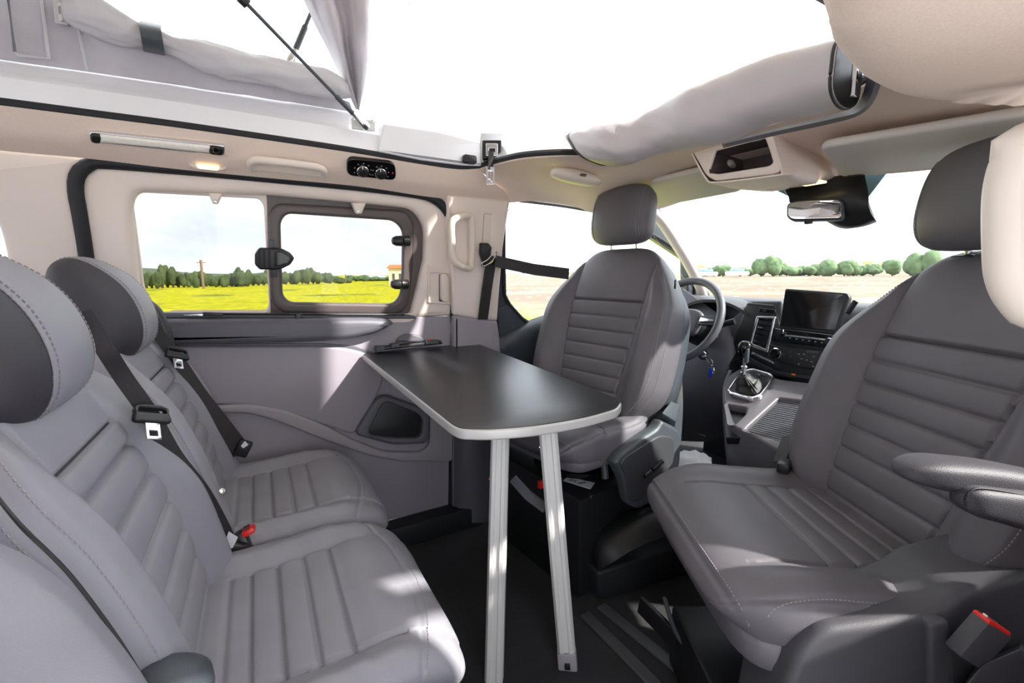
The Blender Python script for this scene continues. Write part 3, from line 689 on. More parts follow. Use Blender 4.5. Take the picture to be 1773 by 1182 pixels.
# painted silver frame of the opening
s1 = [U(x, y - 4, y=1.402) for x, y in pip]
s2 = [U(x, y, y=1.418) for x, y in ((-500, 60), (-200, 95), (0, 131), (150, 152), (300, 175), (450, 200), (600, 226), (720, 250), (790, 262), (830, 266))]
s3 = [U(x, y, y=1.440) for x, y in ((-500, 56), (-200, 91), (0, 126), (150, 147), (300, 170), (450, 194), (600, 219), (720, 240), (790, 250), (830, 254))]
s4 = [U(x, y, y=1.485) for x, y in ((-500, 15), (-200, 63), (0, 101), (150, 122), (300, 144), (450, 167), (600, 191), (720, 213), (790, 227), (832, 232))]
struct(loft('ceiling_frame', [s1, s2, s3, s4], 70, 12, M_SIL, thick=.004, smooth=False, ang=20))
f0 = [p + V((0, .0, .008)) for p in E0[:9]]
f1 = [s4[-1], U(860, 232, y=1.46), U(900, 232, y=1.38), U(960, 233, y=1.25), U(1010, 233, y=1.14), V((1.06, .96, 1.42)), V((1.10, .87, 1.42)), V((1.13, .76, 1.42)), V((1.13, .62, 1.42))]
struct(loft('ceiling_frame_front', [f0, f1], 40, 6, M_SILF, thick=.004, smooth=False))
# stepped side box of the frame
bx = [(664, 213), (690, 217), (760, 228), (800, 238), (832, 246), (834, 287), (800, 286), (730, 277), (655, 262)]
SP = Plane((0, 1.402, 0), (1, 0, 0), (0, 0, 1))
struct(plate('trim_8', SP, [fil(SP.loop(bx, .012), .006)], -.05, .012, .005, M_SIL))
# latch buckle with a short strap on the corner of the opening
lb = thing('roof_latch', U(852, 262, x=.70), 'black roof latch with a hanging silver tongue at the corner of the roof opening', 'latch')
c_ = U(852, 260, y=1.375); ny = V((-.45, -.89, 0)).normalized(); LP = Plane(c_, V((.89, -.45, 0)), (0, 0, 1))
fr_ = fil(LP.loop([(835, 243), (868, 243), (868, 275), (835, 275)]), .005)
plate('latch_housing', LP, [fr_], -.03, .006, .004, M_BLK, lb)
plate('latch_plate', LP, [fil(LP.loop([(841, 248), (862, 248), (862, 270), (841, 270)], .01), .003), LP.loop([(847, 257), (857, 257), (857, 263), (847, 263)], .01)], .005, .011, .002, M_CHR, lb)
mb = MB(); mb.strap([LP.p(850, 262, .014), LP.p(850, 276, .018), LP.p(849, 294, .020)], (1, 0, 0), .018, .003); mb.obj('latch_strap', M_BELT, lb)
plate('latch_tongue', LP, [fil(LP.loop([(841, 289), (857, 289), (856, 320), (842, 320)], .02), .003), fil(LP.loop([(846, 297), (848.5, 297), (848.5, 315), (846, 315)], .02), .0005), fil(LP.loop([(850.5, 297), (853, 297), (853, 315), (850.5, 315)], .02), .0005)], .017, .022, .0015, M_CHR, lb)
st = MB().box(SP.p(813, 276, .022), (.046, .026, .026), bev=.007).obj('roof_stop', M_BLK); tag(st, 'small black rubber stop on the silver roof frame beside the latch', 'rubber stop')
# tent side wall
tb = [U(x, y, y=1.470) for x, y in ((-420, 30), (-150, 78), (0, 103), (150, 124), (300, 146), (450, 168), (560, 186), (612, 194))]
tt = [U(x, y, y=1.445) for x, y in ((-420, -500), (-150, -300), (30, -170), (125, 34), (190, 48), (262, 66), (420, 106), (540, 150), (606, 176))]
def wr(p, a, b): return p + V((0, -1, 0)) * (noise.noise(p * 9) * .010 + noise.noise(p * 26) * .003) * (a > .02)
tent = thing('tent_wall', U(300, 150, y=1.47), 'grey fabric tent side of the raised roof with an unzipped window', 'tent wall')
loft('side_fabric', [tb, tt], 90, 40, M_TENT, tent, thick=.002, smooth=False, fn=wr)
SPt = Plane((0, 1.452, 0), (1, 0, 0), (0, 0, 1))
for q in (((10, -40), (28, 92), (32, 97), (86, 103), (68, -40)),):
    w_ = SPt.loop(q); mb = MB()
    mb.tube([SPt.w(a, b, .004) for a, b in w_], .0035, 6); mb.obj('window_seam', M_TENTR, tent)
mb = MB(); mb.tube([SPt.p(136, 52, .004), SPt.p(142, 80, .004), SPt.p(150, 122, .004)], .003, 6); mb.obj('seam_tape', M_TENTR, tent)
ta = plate('zip_flap', SPt, [fil(SPt.loop([(88, -30), (95, 40), (118, 44), (112, -30)], .005), .002)], .002, .007, .001, M_TENTR, tent)
zp = plate('zip_puller', SPt, [fil(SPt.loop([(97, 3), (106, 3), (109, 34), (100, 35)], .02), .004), fil(SPt.loop([(100, 10), (104, 10), (105, 22), (101, 22)], .02), .001)], .012, .017, .002, M_ALU, tent)
# rolled window flap, creased, with a strap
ft = [(110, 6), (175, 0), (240, 42), (270, 50), (340, 68), (430, 92), (520, 112), (575, 125), (606, 150)]
fb = [(112, 36), (150, 56), (210, 78), (265, 84), (320, 112), (400, 136), (480, 150), (560, 168), (612, 170)]
rows = []
tp = cr([U(x, y, y=1.425) for x, y in ft], 110); bt = cr([U(x, y, y=1.425) for x, y in fb], 110)
for i, (a, b) in enumerate(zip(tp, bt)):
    c = (a + b) / 2; r_ = (a - b).length / 2; up = (a - b).normalized(); f = i / 109; row = []
    pinch = 1 - .35 * gs(f - .33, .05)
    for k in range(40):
        an = 2 * pi * k / 40; rad = 1 + .20 * noise.noise(V((f * 7, math.cos(an) * 1.2 + f * 2.5, math.sin(an) * 1.2))) + .22 * (.25 - abs(noise.noise(V((f * 6 + math.cos(an) * .5, math.cos(an) * 2.2 - f * 9, math.sin(an) * 2.2 + 5))))) + .07 * math.sin(an * 5 + f * 16) * (.4 + noise.noise(V((f * 5, 3, 3))))
        row.append(c + up * math.cos(an) * r_ * rad * pinch + V((0, -1, 0)) * math.sin(an) * min(r_, .03) * rad * pinch)
    rows.append(row)
fp = grid_obj('window_flap', rows, M_TENTR, closed=True, caps=True, ang=80)
tag(fp, 'rolled grey window flap hanging along the tent side, creased and strapped', 'tent flap')
mb = MB(); mb.strap(cr([U(262, 40, y=1.44), U(260, 46, y=1.395), U(263, 66, y=1.380), U(266, 84, y=1.40), U(267, 92, y=1.45)], 16), (1, 0, 0), .040, .002)
mb.obj('flap_strap', M_STEEL, fp)
# folded front corner of the tent
cl = [[(500, -60), (536, 20), (560, 70), (590, 130), (617, 190)], [(545, -60), (565, 20), (585, 80), (604, 140), (619, 190)], [(575, -70), (597, 20), (604, 80), (612, 140), (620, 190)], [(610, -70), (622, 20), (622, 70), (625, 130), (621, 191)], [(644, -70), (638, 15), (637, 60), (633, 130), (620, 192)]]
dy = [1.46, 1.40, 1.43, 1.375, 1.40]
cv = [[U(x, y, y=d_ if j < 4 else 1.42) for j, (x, y) in enumerate(c)] for c, d_ in zip(cl, dy)]
tc_ = loft('tent_corner', cv, 40, 60, M_TENT, thick=.002, fn=lambda p, a, b: p + V((0, -1, 0)) * (.012 * math.sin(a * 22) * (1 - b) + noise.noise(p * 18) * .006)); tag(tc_, 'folded grey corner of tent fabric gathered to a point beside the gas strut', 'tent fabric')
# gas struts
def strut(a, b, r, label, br):
    o = thing('gas_strut', a, label, 'gas strut', 'roof struts'); d = b - a; L = d.length; n = d.normalized()
    MB().lathe([(r * 1.6, .03), (r * 1.6, .10), (r, .105), (r, L)], a, n, 14).obj('strut_rod', M_STEEL, o)
    MB().lathe([(.004, -.012), (.012, -.009), (.014, 0), (.012, .012), (.008, .03), (.0075, .045)], a, n, 16).obj('ball_joint', M_CHR, o)
    MB().lathe([(.012, 0), (.014, .02), (.010, .03)], b, -n, 14).obj('end_cap', M_BLK, o)
    return o
sa_, sb_ = U(631, 217, y=1.392), U(421, 0, y=1.25)
s_ = strut(sa_, sa_ + (sb_ - sa_) * 1.42, .0042, 'long dark gas strut rising from the silver roof frame', True)
MB().lathe([(.011, -.01), (.012, .006), (.009, .012)], sb_, sb_ - sa_, 14).obj('rod_collar', M_BLK, s_)
mt = plate('strut_bracket', SP, [fil(SP.loop([(609, 203), (621, 205), (640, 207), (650, 209), (650, 226), (640, 226), (610, 222)], .01), .002)], .0, .008, .002, M_ALU, s_)
for q in ((614, 206), (645, 210)): MB().lathe([(.004, 0), (.004, .003), (.002, .004)], SP.p(q[0], q[1], .008), (0, -1, 0), 8).obj('screw', M_CHR, s_)
strut(U(504, 104, y=1.50), U(504, 104, y=1.50).lerp(U(552, -10, y=1.47), 2.0), .005, 'short piece of strut seen through the tent window behind the fabric', False)
mb = MB(); mb.tube([U(636, 116, y=1.40), U(716, -4, y=1.30)], .0007, 6); tag(mb.obj('elastic_cord', M_STEEL), 'thin elastic cord running up from the tent corner across the white sky', 'cord')
# rolled vinyl cover along the front of the opening
bt_ = [(1000, 232, 1036, 284, .86), (1028, 221, 1060, 287, .87), (1062, 212, 1095, 280, .88), (1108, 207, 1130, 268, .90), (1150, 186, 1170, 259, .92), (1200, 155, 1228, 250, .93), (1262, 130, 1282, 232, .94), (1320, 107, 1332, 214, .945), (1380, 90, 1388, 201, .95), (1430, 78, 1430, 190, .95), (1474, 69, 1462, 187, .945)]
rows = []; TP = cr([U(a, b, x=e) for a, b, c, d_, e in bt_], 120); BT = cr([U(c, d_, x=e) for a, b, c, d_, e in bt_], 120)
for i, (a, b) in enumerate(zip(TP, BT)):
    c = (a + b) / 2; r_ = (a - b).length / 2; up = (a - b).normalized(); f = i / 119; row = []
    for k in range(48):
        an = 2 * pi * k / 48; ca, sa = math.cos(an), math.sin(an)
        rad = 1 + .10 * noise.noise(V((f * 6, ca * .9, sa * .9))) + .06 * noise.noise(V((f * 17, ca * 2 + f * 9, sa * 2))) * (1.2 - f)
        sq = (abs(ca) ** 3 + abs(sa) ** 3) ** (-1 / 3)
        row.append(c + up * ca * r_ * (sq * .35 + .65) * (1 + (rad - 1) * .6) + V((-1, 0, 0)) * sa * r_ * .85 * rad * sq)
    rows.append(row)
bag = grid_obj('rolled_cover', rows, M_BAG, closed=True, caps=True, ang=80)
for i, sgn in ((0, -1), (119, 1)):
    mb = MB(); mb.bm.faces.new([mb.bm.verts.new(p + (V((0, -1, 0)) if sgn > 0 else V((0, 1, 0))) * .0015) for p in rows[i]]); mb.obj('end_darkener', M_BLK, bag)  # black sheet added over each end, which sun and sky would bleach
bag = bag; tag(bag, 'rolled light grey vinyl cover along the front edge of the roof opening', 'rolled cover')
for i in (1, 118):
    mb = MB(); mb.tube([p for p in rows[i]], .0032, 6, closed=True); mb.obj('edge_piping', M_PIPE, bag)
mb = MB(); q = U(1484, 120, x=.93)
lb2 = thing('roof_latch', U(1482, 130, x=.93), 'silver latch bar on the roof frame beside the right end of the rolled cover', 'latch')
MB().tube([U(1483, 92, x=.93), U(1482, 108, x=.925)], .004, 8).obj('latch_hook', M_BLK, lb2)
XP = Plane(U(1480, 140, x=.93), (0, -1, 0), (0, 0, 1))
plate('latch_bar', XP, [fil(XP.loop([(1477, 110), (1486, 111), (1483, 168), (1472, 168)]), .002)], -.004, .004, .002, M_CHR, lb2)
# dark gasket and steel lip behind the right end of the cover
cv = [[U(1395, -8, x=.62), U(1440, 18, x=.70), U(1478, 60, x=.80), U(1500, 100, x=.88), U(1500, 140, x=.95), U(1480, 184, x=1.02), U(1430, 200, x=1.06), U(1330, 225, x=1.08), U(1250, 246, x=1.08)],
      [U(1425, -30, x=.60), U(1470, 8, x=.68), U(1505, 50, x=.78), U(1524, 100, x=.86), U(1515, 146, x=.93), U(1492, 190, x=1.0), U(1440, 206, x=1.04), U(1335, 229, x=1.065), U(1250, 250, x=1.07)]]
struct(loft('trim_9', cv, 60, 6, M_GRYD, thick=.01, smooth=False))
# beige moulding over the sliding doorway, near the camera
q0 = [(1400, -120), (1440, 0), (1462, 50), (1482, 92), (1520, 125), (1570, 150), (1650, 166), (1773, 172), (1860, 172)]
a0 = [U(x, y, y=.235) for x, y in q0]; a1 = [p + V((.0, -.035, -.020 + .0)) for p in a0]
a1 = [U(x, y, y=.20) for x, y in ((1412, -120), (1452, -4), (1474, 45), (1496, 84), (1534, 113), (1582, 136), (1660, 148), (1773, 140), (1860, 136))]
a2 = [p + V((.0, -.12, -.012)) for p in a1]; a3 = [p + V((.0, -.24, .02)) for p in a1]; ab = [p + V((0, .012, .03)) for p in a0]
a_ = [p + V((0, .03, .09)) for p in a0]
a_ = [V((p.x, .30, 1.35)) for p in a0]; a4 = [V((p.x, -.13, 1.31)) for p in a0]
cs_ = [a_, ab, a0, a1, a2, a3, a4]
cs_ = [[V((-.75, c[0].y, 1.32))] + c + [V((1.55, .14 + .02 * k, 1.275))] for k, c in zip(range(7, 0, -1), cs_)]
struct(loft('ceiling_right', cs_, 90, 48, M_HEAD, thick=.006))
# grab handle near the camera
hp = [(1768, 244), (1748, 270), (1733, 330), (1732, 430), (1736, 480), (1756, 520), (1800, 545)]
mb = MB(); hq = [U(x + 16, y, x=.60) for x, y in hp]
mb.tube(cr([V((.60, .02, hq[0].z + .02))] + hq + [V((.60, .02, hq[-1].z - .012))], 70), lambda t: .014 + .004 * math.sin(pi * t), 20, up=V((0, 1, 0))); tag(mb.obj('grab_handle', M_BEIP), 'pale upright grab handle cut off by the right edge, beside the passenger headrest', 'grab handle')
# --- fittings on the side rail
def rail(px, py, n=0.0):
    # measured plane of the side rail
    return RL.p(px, py, n)
A_, B_, C_ = U(300, 222, y=1.405), UP.p(300, 288, .012), U(600, 264, y=1.405)
RL = Plane((A_ + B_) / 2, (C_ - A_), (A_ - B_)); 
if RL.n.y > 0: RL = Plane((A_ + B_) / 2, (A_ - C_), (A_ - B_))
off = .016
lamp = thing('strip_lamp', RL.p(270, 247, off), 'long clear LED strip lamp on the beige rail above the fixed window', 'lamp')
plate('lamp_base', RL, [fil(RL.loop([(154, 226), (390, 251), (389, 269), (156, 245)], off), .010)], off - .02, off + .004, .003, M_CHR, lamp)
for q, rot in (([(156, 227), (178, 230), (177, 246), (158, 244)], 0), ([(362, 249), (388, 252), (387, 267), (361, 264)], 0)):
    plate('end_cap', RL, [fil(RL.loop(q, off), .010)], off, off + .012, .005, M_BLK, lamp)
plate('lamp_lens', RL, [fil(RL.loop([(172, 230), (365, 251), (363, 262), (171, 243)], off), .003)], off, off + .011, .005, M_LED, lamp)
MB().lathe([(.008, 0), (.008, .006), (.006, .008)], RL.p(374, 258, off + .011), RL.n, 14).obj('switch', M_BLKS, lamp)
cl_ = thing('courtesy_lamp', RL.p(360, 290, off), 'small lit courtesy lamp under the LED strip, by the door seal', 'lamp')
plate('lamp_bezel', RL, [fil(RL.loop([(326, 283), (392, 290), (385, 296), (334, 291)], .012), .003)], 0, .018, .004, M_BEIP, cl_)
plate('lamp_lens', RL, [fil(RL.loop([(340, 285.5), (380, 290), (376, 294.5), (344, 291)], .018), .002)], .012, .0215, .002, M_LIT, cl_)
gh = thing('grab_handle', RL.p(497, 285, off), 'folded beige ceiling grab handle between strip lamp and rotary controls', 'grab handle')
mb = MB(); mb.tube(cr([RL.p(436, 292, .008), RL.p(433, 284, .022), RL.p(440, 277, .034), RL.p(470, 279, .038), RL.p(520, 285, .038), RL.p(553, 290, .034), RL.p(562, 297, .022), RL.p(560, 305, .008)], 50), .0085, 12, flat=1.2); mb.obj('handle_bar', M_BEIP, gh)
plate('handle_plate', RL, [fil(RL.loop([(434, 278), (562, 292), (560, 307), (434, 294)], .01), .008)], 0, .014, .004, M_BEIP, gh)
ct = thing('rotary_control_panel', RL.p(643, 292, off), 'black oval panel with two rotary knobs above the hinged window', 'control panel')
plate('panel_face', RL, [fil(RL.loop([(601, 272), (684, 281), (686, 312), (600, 303)], off), .022)], 0, off + .004, .004, M_BLKS, ct)
for x, y in ((628, 296), (659, 300)):
    kn = MB().lathe([(.016, 0), (.0165, .004), (.014, .012), (.0125, .013), (.002, .0135)], RL.p(x, y, off + .004), RL.n, 28).obj('knob', M_BLK, ct)
    MB().lathe([(.0172, .0), (.0172, .004), (.0155, .006)], RL.p(x, y, off + .004), RL.n, 28).obj('knob_ring', M_CHR, kn)
    MB().box(RL.p(x, y - 5, off + .018), (.002, .0015, .007)).obj('pointer', M_WHT, kn)
    mb = MB()
    for k in range(7):
        an = math.radians(-110 + k * 36.7); c = V(RL.p(x, y, off + .0043)); mb.box(c + RL.ax * math.sin(an) * .024 + RL.ay * math.cos(an) * .024, (.0028, .0012, .0028))
    mb.obj('dial_marks', M_THR, ct)
MB().box(RL.p(680, 299, off + .0043), (.003, .0012, .006)).obj('red_mark', M_RED, ct)
# folded handle / pocket in front headliner, over the driver door
FPn = Plane(U(997, 312, z=1.315), U(1030, 312, z=1.315) - U(965, 310, z=1.315), V((.1, .35, -.1)))
o = MB(); c_ = U(997, 312, z=1.292); e1 = (U(1040, 322, z=1.285) - U(952, 304, z=1.30)).normalized(); e2 = V((0, 0, 1)).cross(e1).normalized()
rows = []
for i in range(13):
    t = i / 12 * pi; rr_ = math.sin(t) ** .6
    rows.append([c_ - e1 * math.cos(t) * .095 + e2 * math.cos(a) * .032 * rr_ + V((0, 0, -1)) * (math.sin(a) * .022 * rr_ - .01) for a in [2 * pi * k / 24 for k in range(24)]])
gl_ = grid_obj('sunglasses_holder', rows, M_BEIP, closed=True, ang=50); tag(gl_, 'closed oval beige holder on the headliner above the driver door', 'holder')
MB().box(U(1010, 303, z=1.30), (.02, .01, .008), bev=.002).obj('push_button', M_BRN, gl_)
# ================================================================== TABLE
# plane of the table top (it dips a little towards its free end)
tz = lambda y: .722 - (1.53 - y) * .034
TPn = Plane((0, 1.53, .722), (1, 0, 0), (0, 1, .034))
tl = [(627, 613), (676, 607), (680, 600), (764, 595), (780, 598), (831, 596), (1066, 688), (1077, 697), (1070, 708), (1015, 724), (924, 739), (844, 745), (795, 743), (780, 735)]
rad = [.006, .006, .01, .01, .01, .02, .02, .01, .02, .05, .05, .05, .02, .01]
tab = thing('folding_table', (.5, 1.1, 0), 'black folding table with pale edge band and two aluminium legs', 'table')
lp_ = fil(TPn.loop(tl), rad)
plate('edge_band', TPn, [lp_], -.022, .0, .005, M_EDGE, tab)
cen = V((sum(p[0] for p in lp_) / len(lp_), sum(p[1] for p in lp_) / len(lp_)))
def inset(lp, d):
    out = []; n = len(lp)
    for i in range(n):
        a, b, c = V(lp[i - 1]), V(lp[i]), V(lp[(i + 1) % n]); t = (c - a)
        if t.length < 1e-7: out.append(lp[i]); continue
        t.normalize(); nn = V((-t.y, t.x))
        if nn.dot(cen - b) < 0: nn = -nn
        out.append(tuple(b + nn * d))
    return out
plate('table_top', TPn, [inset(lp_, .0035)], -.010, .0012, .0008, M_TAB, tab)
def leg(a, b, foot):
    a, b = V(a), V(b); t = (b - a).normalized(); L = (b - a).length
    s = (V((.80, -.60, 0))); s = (s - t * s.dot(t)).normalized(); f = s.cross(t).normalized()
    if f.y > 0: f = -f
    w_, d_ = .0225, .014
    prof = [(-w_, -d_), (-w_, d_ * .4), (-w_ * .72, d_), (-w_ * .35, d_), (-w_ * .28, d_ * .78), (w_ * .28, d_ * .78), (w_ * .35, d_), (w_ * .72, d_), (w_, d_ * .4), (w_, -d_)]
    rows = [[p + s * u + f * n for u, n in prof] for p in (a, b)]
    o = grid_obj('leg', rows, M_ALU, tab, closed=True, caps=True, ang=25)
    if foot:
        rot = Matrix((s, f, t)).transposed(); MB().box(b - t * .018, (.049, .034, .05), rot, bev=.005).obj('foot_cap', M_GRYR, o)
        MB().box(b - t * .012 + f * .018, (.014, .006, .016), rot, bev=.001).obj('foot_catch', M_BLK, o)
    for k in ((.30,) if not foot else (.16, .16)):
        MB().lathe([(.004, 0), (.004, .002), (.002, .003)], a + t * L * k - s * (w_ + .0005), -s, 8).obj('rivet', MATS['orange_mark'] if not foot else M_CHR, o)
    return o
leg((.525, .975, tz(.98) - .022), (.437, .855, .0), False)
leg((.595, .875, tz(.88) - .022), (.622, .80, .0), True)
MB().box((.56, .95, tz(.95) - .034), (.20, .12, .02), bev=.004).obj('leg_hinge_plate', M_STEEL, tab)
rl = thing('table_rail', LO.p(706, 600, .03), 'black wall rail that the table hooks onto below the hinged window', 'rail')
plate('rail_bar', LO, [fil(LO.loop([(655, 600), (762, 589), (765, 594), (656, 606)], .02), .001)], .0, .03, .003, M_BLK, rl)
for q in ([(650, 599), (664, 598), (664, 608), (650, 609)], [(676, 595), (690, 593), (690, 600), (676, 602)], [(735, 590), (756, 588), (757, 594), (735, 596)]):
    plate('rail_clip', LO, [LO.loop(q, .02)], .005, .036, .003, M_STEEL, rl)
MB().box(LO.p(745, 588, .036), (.010, .004, .004)).obj('red_mark', M_RED, rl)
dm = plate('socket_cover', LO, [fil(LO.loop([(684, 592), (690, 582), (704, 577), (722, 579), (734, 586), (738, 592)], .004), .008)], 0, .012, .006, M_GRYD); tag(dm, 'low rounded grey cover on the door panel above the table rail', 'cover')
# blind cassette rod on the sill
bl = thing('window_blind', LO.p(400, 545, .02), 'thin black blind rod lying along the sill under the windows', 'blind')
MB().tube([LO.p(350, 543, .02), LO.p(700, 545, .02)], .0035, 8).obj('blind_rod', M_BLK, bl)
plate('blind_pull', LO, [LO.loop([(352, 540), (386, 541), (386, 547), (352, 546)], .024)], .016, .028, .002, M_BLK, bl)
plate('pull_tip', LO, [LO.loop([(318, 545), (352, 543), (352, 547), (320, 548)], .024)], .018, .026, .002, M_CHR, bl)
plate('blind_clip', LO, [LO.loop([(512, 543), (522, 543), (522, 553), (512, 553)], .024)], .0, .030, .002, M_BLK, bl)
# ================================================================== SEAT BELTS
def belt(label, pts, wd, wdir, tongue=None, n=60, m=M_BELT, grp='seat belts'):
    o = thing('seat_belt', pts[0], label, 'seat belt'); mb = MB(); mb.strap(cr(pts, n), wdir, wd, .0016); mb.obj('webbing', m, o); return o
# on the middle rear seat
q = [U(140, 540, y=.895), U(172, 588, y=.90), U(186, 610, y=.90), U(215, 655, y=.92), U(262, 722, y=.935), U(300, 790, y=.95), U(345, 850, y=.97), U(375, 905, y=1.0), U(402, 965, y=1.02)]
b1 = belt('rear seat belt with hanging silver tongue crossing the middle seat', q, lambda t: .024 + .016 * t * t, V((.9, .35, .1)))
def tongue(o, c, ax, up_, nm='latch_tongue'):
    ax = V(ax).normalized(); n_ = ax.cross(V(up_)).normalized(); P_ = Plane(c, ax, n_.cross(ax))
    plate('belt_guide', P_, [fil([(-.030, -.018), (.030, -.018), (.022, .016), (-.022, .016)], .010), fil([(-.021, .001), (.021, .001), (.021, .008), (-.021, .008)], .002)], -.005, .005, .0035, M_BLK, o)
    t_ = plate(nm, P_, [fil([(-.011, -.048), (.011, -.048), (.011, -.015), (-.011, -.015)], .003), fil([(-.006, -.042), (.006, -.042), (.006, -.032), (-.006, -.032)], .001)], -.0012, .0012, .0008, M_CHR, o)
tongue(b1, U(262, 716, y=.915), (.75, .5, -.35), (-.5, .3, .8))
q = [U(258, 552, y=1.40), U(272, 575, y=1.41), U(306, 620, y=1.42), U(345, 680, y=1.43), U(385, 735, y=1.44), U(418, 782, y=1.455)]
b2 = belt('rear seat belt with silver tongue crossing the seat next to the door', q, lambda t: .028 + .022 * t * t, V((.9, .35, .1)))
tongue(b2, U(306, 611, y=1.40), (.75, .5, -.35), (-.5, .3, .8))
def stub(o, px, py, y, s=1.0):
    MB().box(U(px, py, y=y), (.045 * s, .022, .06 * s), Matrix.Rotation(math.radians(28), 3, 'Y'), bev=.006).obj('belt_anchor', M_BLK, o)
stub(b1, 406, 962, 1.02); stub(b2, 421, 776, 1.445, .8)
def card(o, pts, y, m):
    MB().poly([U(a, b, y=y) for a, b in pts], (0, .0012, 0)).obj('belt_label', m, o)
card(b1, [(383, 955), (396, 920), (412, 930), (403, 948)], 1.0, M_LBL)
card(b2, [(417, 772), (424, 763), (430, 770), (421, 776)], 1.425, M_WHT)
bk_ = thing('belt_buckle', U(425, 940, y=1.03), 'red and black seat belt buckle standing between the middle and window seats', 'buckle')
c = U(428, 928, y=1.035); Rb = Matrix.Rotation(math.radians(-18), 3, 'Y') @ Matrix.Rotation(math.radians(-12), 3, 'X')
MB().box(c + V((-.002, 0, -.03)), (.022, .036, .085), Rb, bev=.004).obj('buckle_body', M_BLK, bk_)
MB().box(c + V((.004, 0, .012)), (.024, .034, .012), Rb, bev=.003).obj('release_button', M_RED, bk_)
for dy_ in (-.008, .008): MB().box(c + V((.0, dy_, .0185)), (.012, .004, .003), Rb).obj('button_slot', M_BLK, bk_)
lpz = thing('folding_loop', U(335, 998, y=.95), 'small grey webbing loop where the middle backrest meets its cushion', 'loop')
c = U(334, 996, y=.95)
mb = MB(); mb.strap(cr([c + V((-.03, -.02, .0)), c + V((.0, -.01, .012)), c + V((.03, .005, .008)), c + V((.028, .008, -.004)), c + V((-.0, -.005, -.004)), c + V((-.03, -.02, -.01))], 24), (.3, .9, 0), .022, .002); mb.obj('loop_webbing', M_GRYD, lpz)
isf = MB().lathe([(.007, 0), (.007, .003), (.005, .004)], U(384, 851, y=1.075), (.5, -.5, .7), 14).obj('seat_badge', M_CHR); tag(isf, 'tiny round silver anchor badge at the back of the window seat cushion', 'badge')
# driver's belt on the pillar
db = thing('seat_belt', UP.p(842, 440, .04), 'black driver seat belt running down the pillar and across to the driver seat', 'seat belt')
mb = MB(); mb.strap([UP.p(850, 455, .05), UP.p(843, 500, .045), UP.p(836, 553, .040)], (1, 0, 0), .042, .0016); mb.obj('webbing', M_BELT, db)
mb = MB(); a = UP.p(858, 452, .065); b = U(985, 474, x=1.045); mb.strap([a, a.lerp(b, .5) + V((0, 0, -.006)), b], (0, .1, 1), .042, .0016); mb.obj('shoulder_webbing', M_BELT, db)
plate('pillar_anchor', UP, [fil(UP.loop([(833, 421), (846, 421), (852, 428), (850, 440), (862, 448), (856, 458), (838, 460), (832, 440)], .05), .004)], .03, .055, .008, M_BLK, db)
mb = MB(); mb.tube(cr([UP.p(834, 456, .062), UP.p(845, 449, .068), UP.p(856, 436, .07), UP.p(860, 438, .07), UP.p(852, 452, .068), UP.p(838, 461, .062)], 30, True), .0028, 8, closed=True); mb.obj('belt_ring', M_CHR, db)
M_CONS = mat('console_grey', (96, 91, 95), .4, bump=(700, .2))
M_GAIT = mat('black_gaiter_leather', (30, 29, 31), .4, bump=(700, .3, 'v'))
# ================================================================== DASHBOARD
dsh = thing('dashboard', (1.85, .8, .6), 'black and grey dashboard under the windscreen with instrument cowl', 'dashboard')
pf = [(2.25, .865), (2.0, .885), (1.82, .890), (1.745, .885), (1.715, .862), (1.70, .81), (1.70, .74), (1.73, .68), (1.80, .62), (1.95, .58), (2.1, .50), (2.2, .3)]
cs = [[V((x - .05 * math.sin(pi * min(max((y) / 1.57, 0), 1)) * (1 if x > 1.9 else .4), y, z)) for x, z in pf] for y in (-.02, .2, .5, .79, 1.1, 1.35, 1.58)]
loft('dash_body', cs, 50, 40, M_DASH, dsh, thick=.01)
# cowl over the instruments
cw = []
for x_, k in ((1.60, 1.0), (1.66, 1.03), (1.75, 1.0), (1.84, .9)):
    cw.append([V((x_ + .02 * (1 - math.sin(a)), 1.17 - math.cos(a) * .21 * k, .745 + math.sin(a) * .145 * k)) for a in [pi * i / 14 for i in range(15)]])
loft('instrument_cowl', cw, 40, 12, M_DASH, dsh, thick=.012)
CPl = Plane((1.70, 1.17, .79), (0, -1, 0), (.25, 0, 1))
plate('instrument_cluster', CPl, [fil([(-.18, -.07), (.18, -.07), (.17, .06), (.08, .09), (-.08, .09), (-.17, .06)], .03)], -.02, .01, .004, M_BLKS, dsh)
for dx in (-.10, .10):
    dl = MB().lathe([(.055, 0), (.055, .005), (.050, .006), (.048, .002), (.003, .002)], CPl.w(dx, .0, .01), CPl.n, 36).obj('dial', M_BLK, dsh)
# pale lower cowl face right of the wheel
# centre stack
ST = Plane((1.600, .79, .80), (0, -1, 0), (.10, 0, 1))
S_ = ST.loop
mb = MB()
stack = [(1290, 522), (1340, 526), (1350, 570), (1600, 602), (1600, 700), (1372, 665), (1290, 640), (1262, 600)]
plate('centre_stack', ST, [fil(S_(stack), .012)], -.14, -.006, .012, M_BLK, dsh)
lw_ = plate('stack_side', ST, [fil(S_([(1262, 552), (1296, 520), (1350, 520), (1350, 660), (1300, 645), (1258, 604)]), .01)], -.13, -.012, .010, M_DASH, dsh)
vf = fil(S_([(1311, 547), (1345, 548), (1331, 611), (1298, 598)]), .006)
v_ = plate('vent_frame', ST, [vf, inset(vf, .004) if False else fil(S_([(1315, 551), (1340, 552), (1327, 604), (1303, 594)]), .005)], -.006, .006, .003, M_CHR, dsh)
plate('vent_back', ST, [fil(S_([(1312, 548), (1343, 549), (1330, 608), (1299, 597)]), .005)], -.012, -.004, .001, M_BLK, v_)
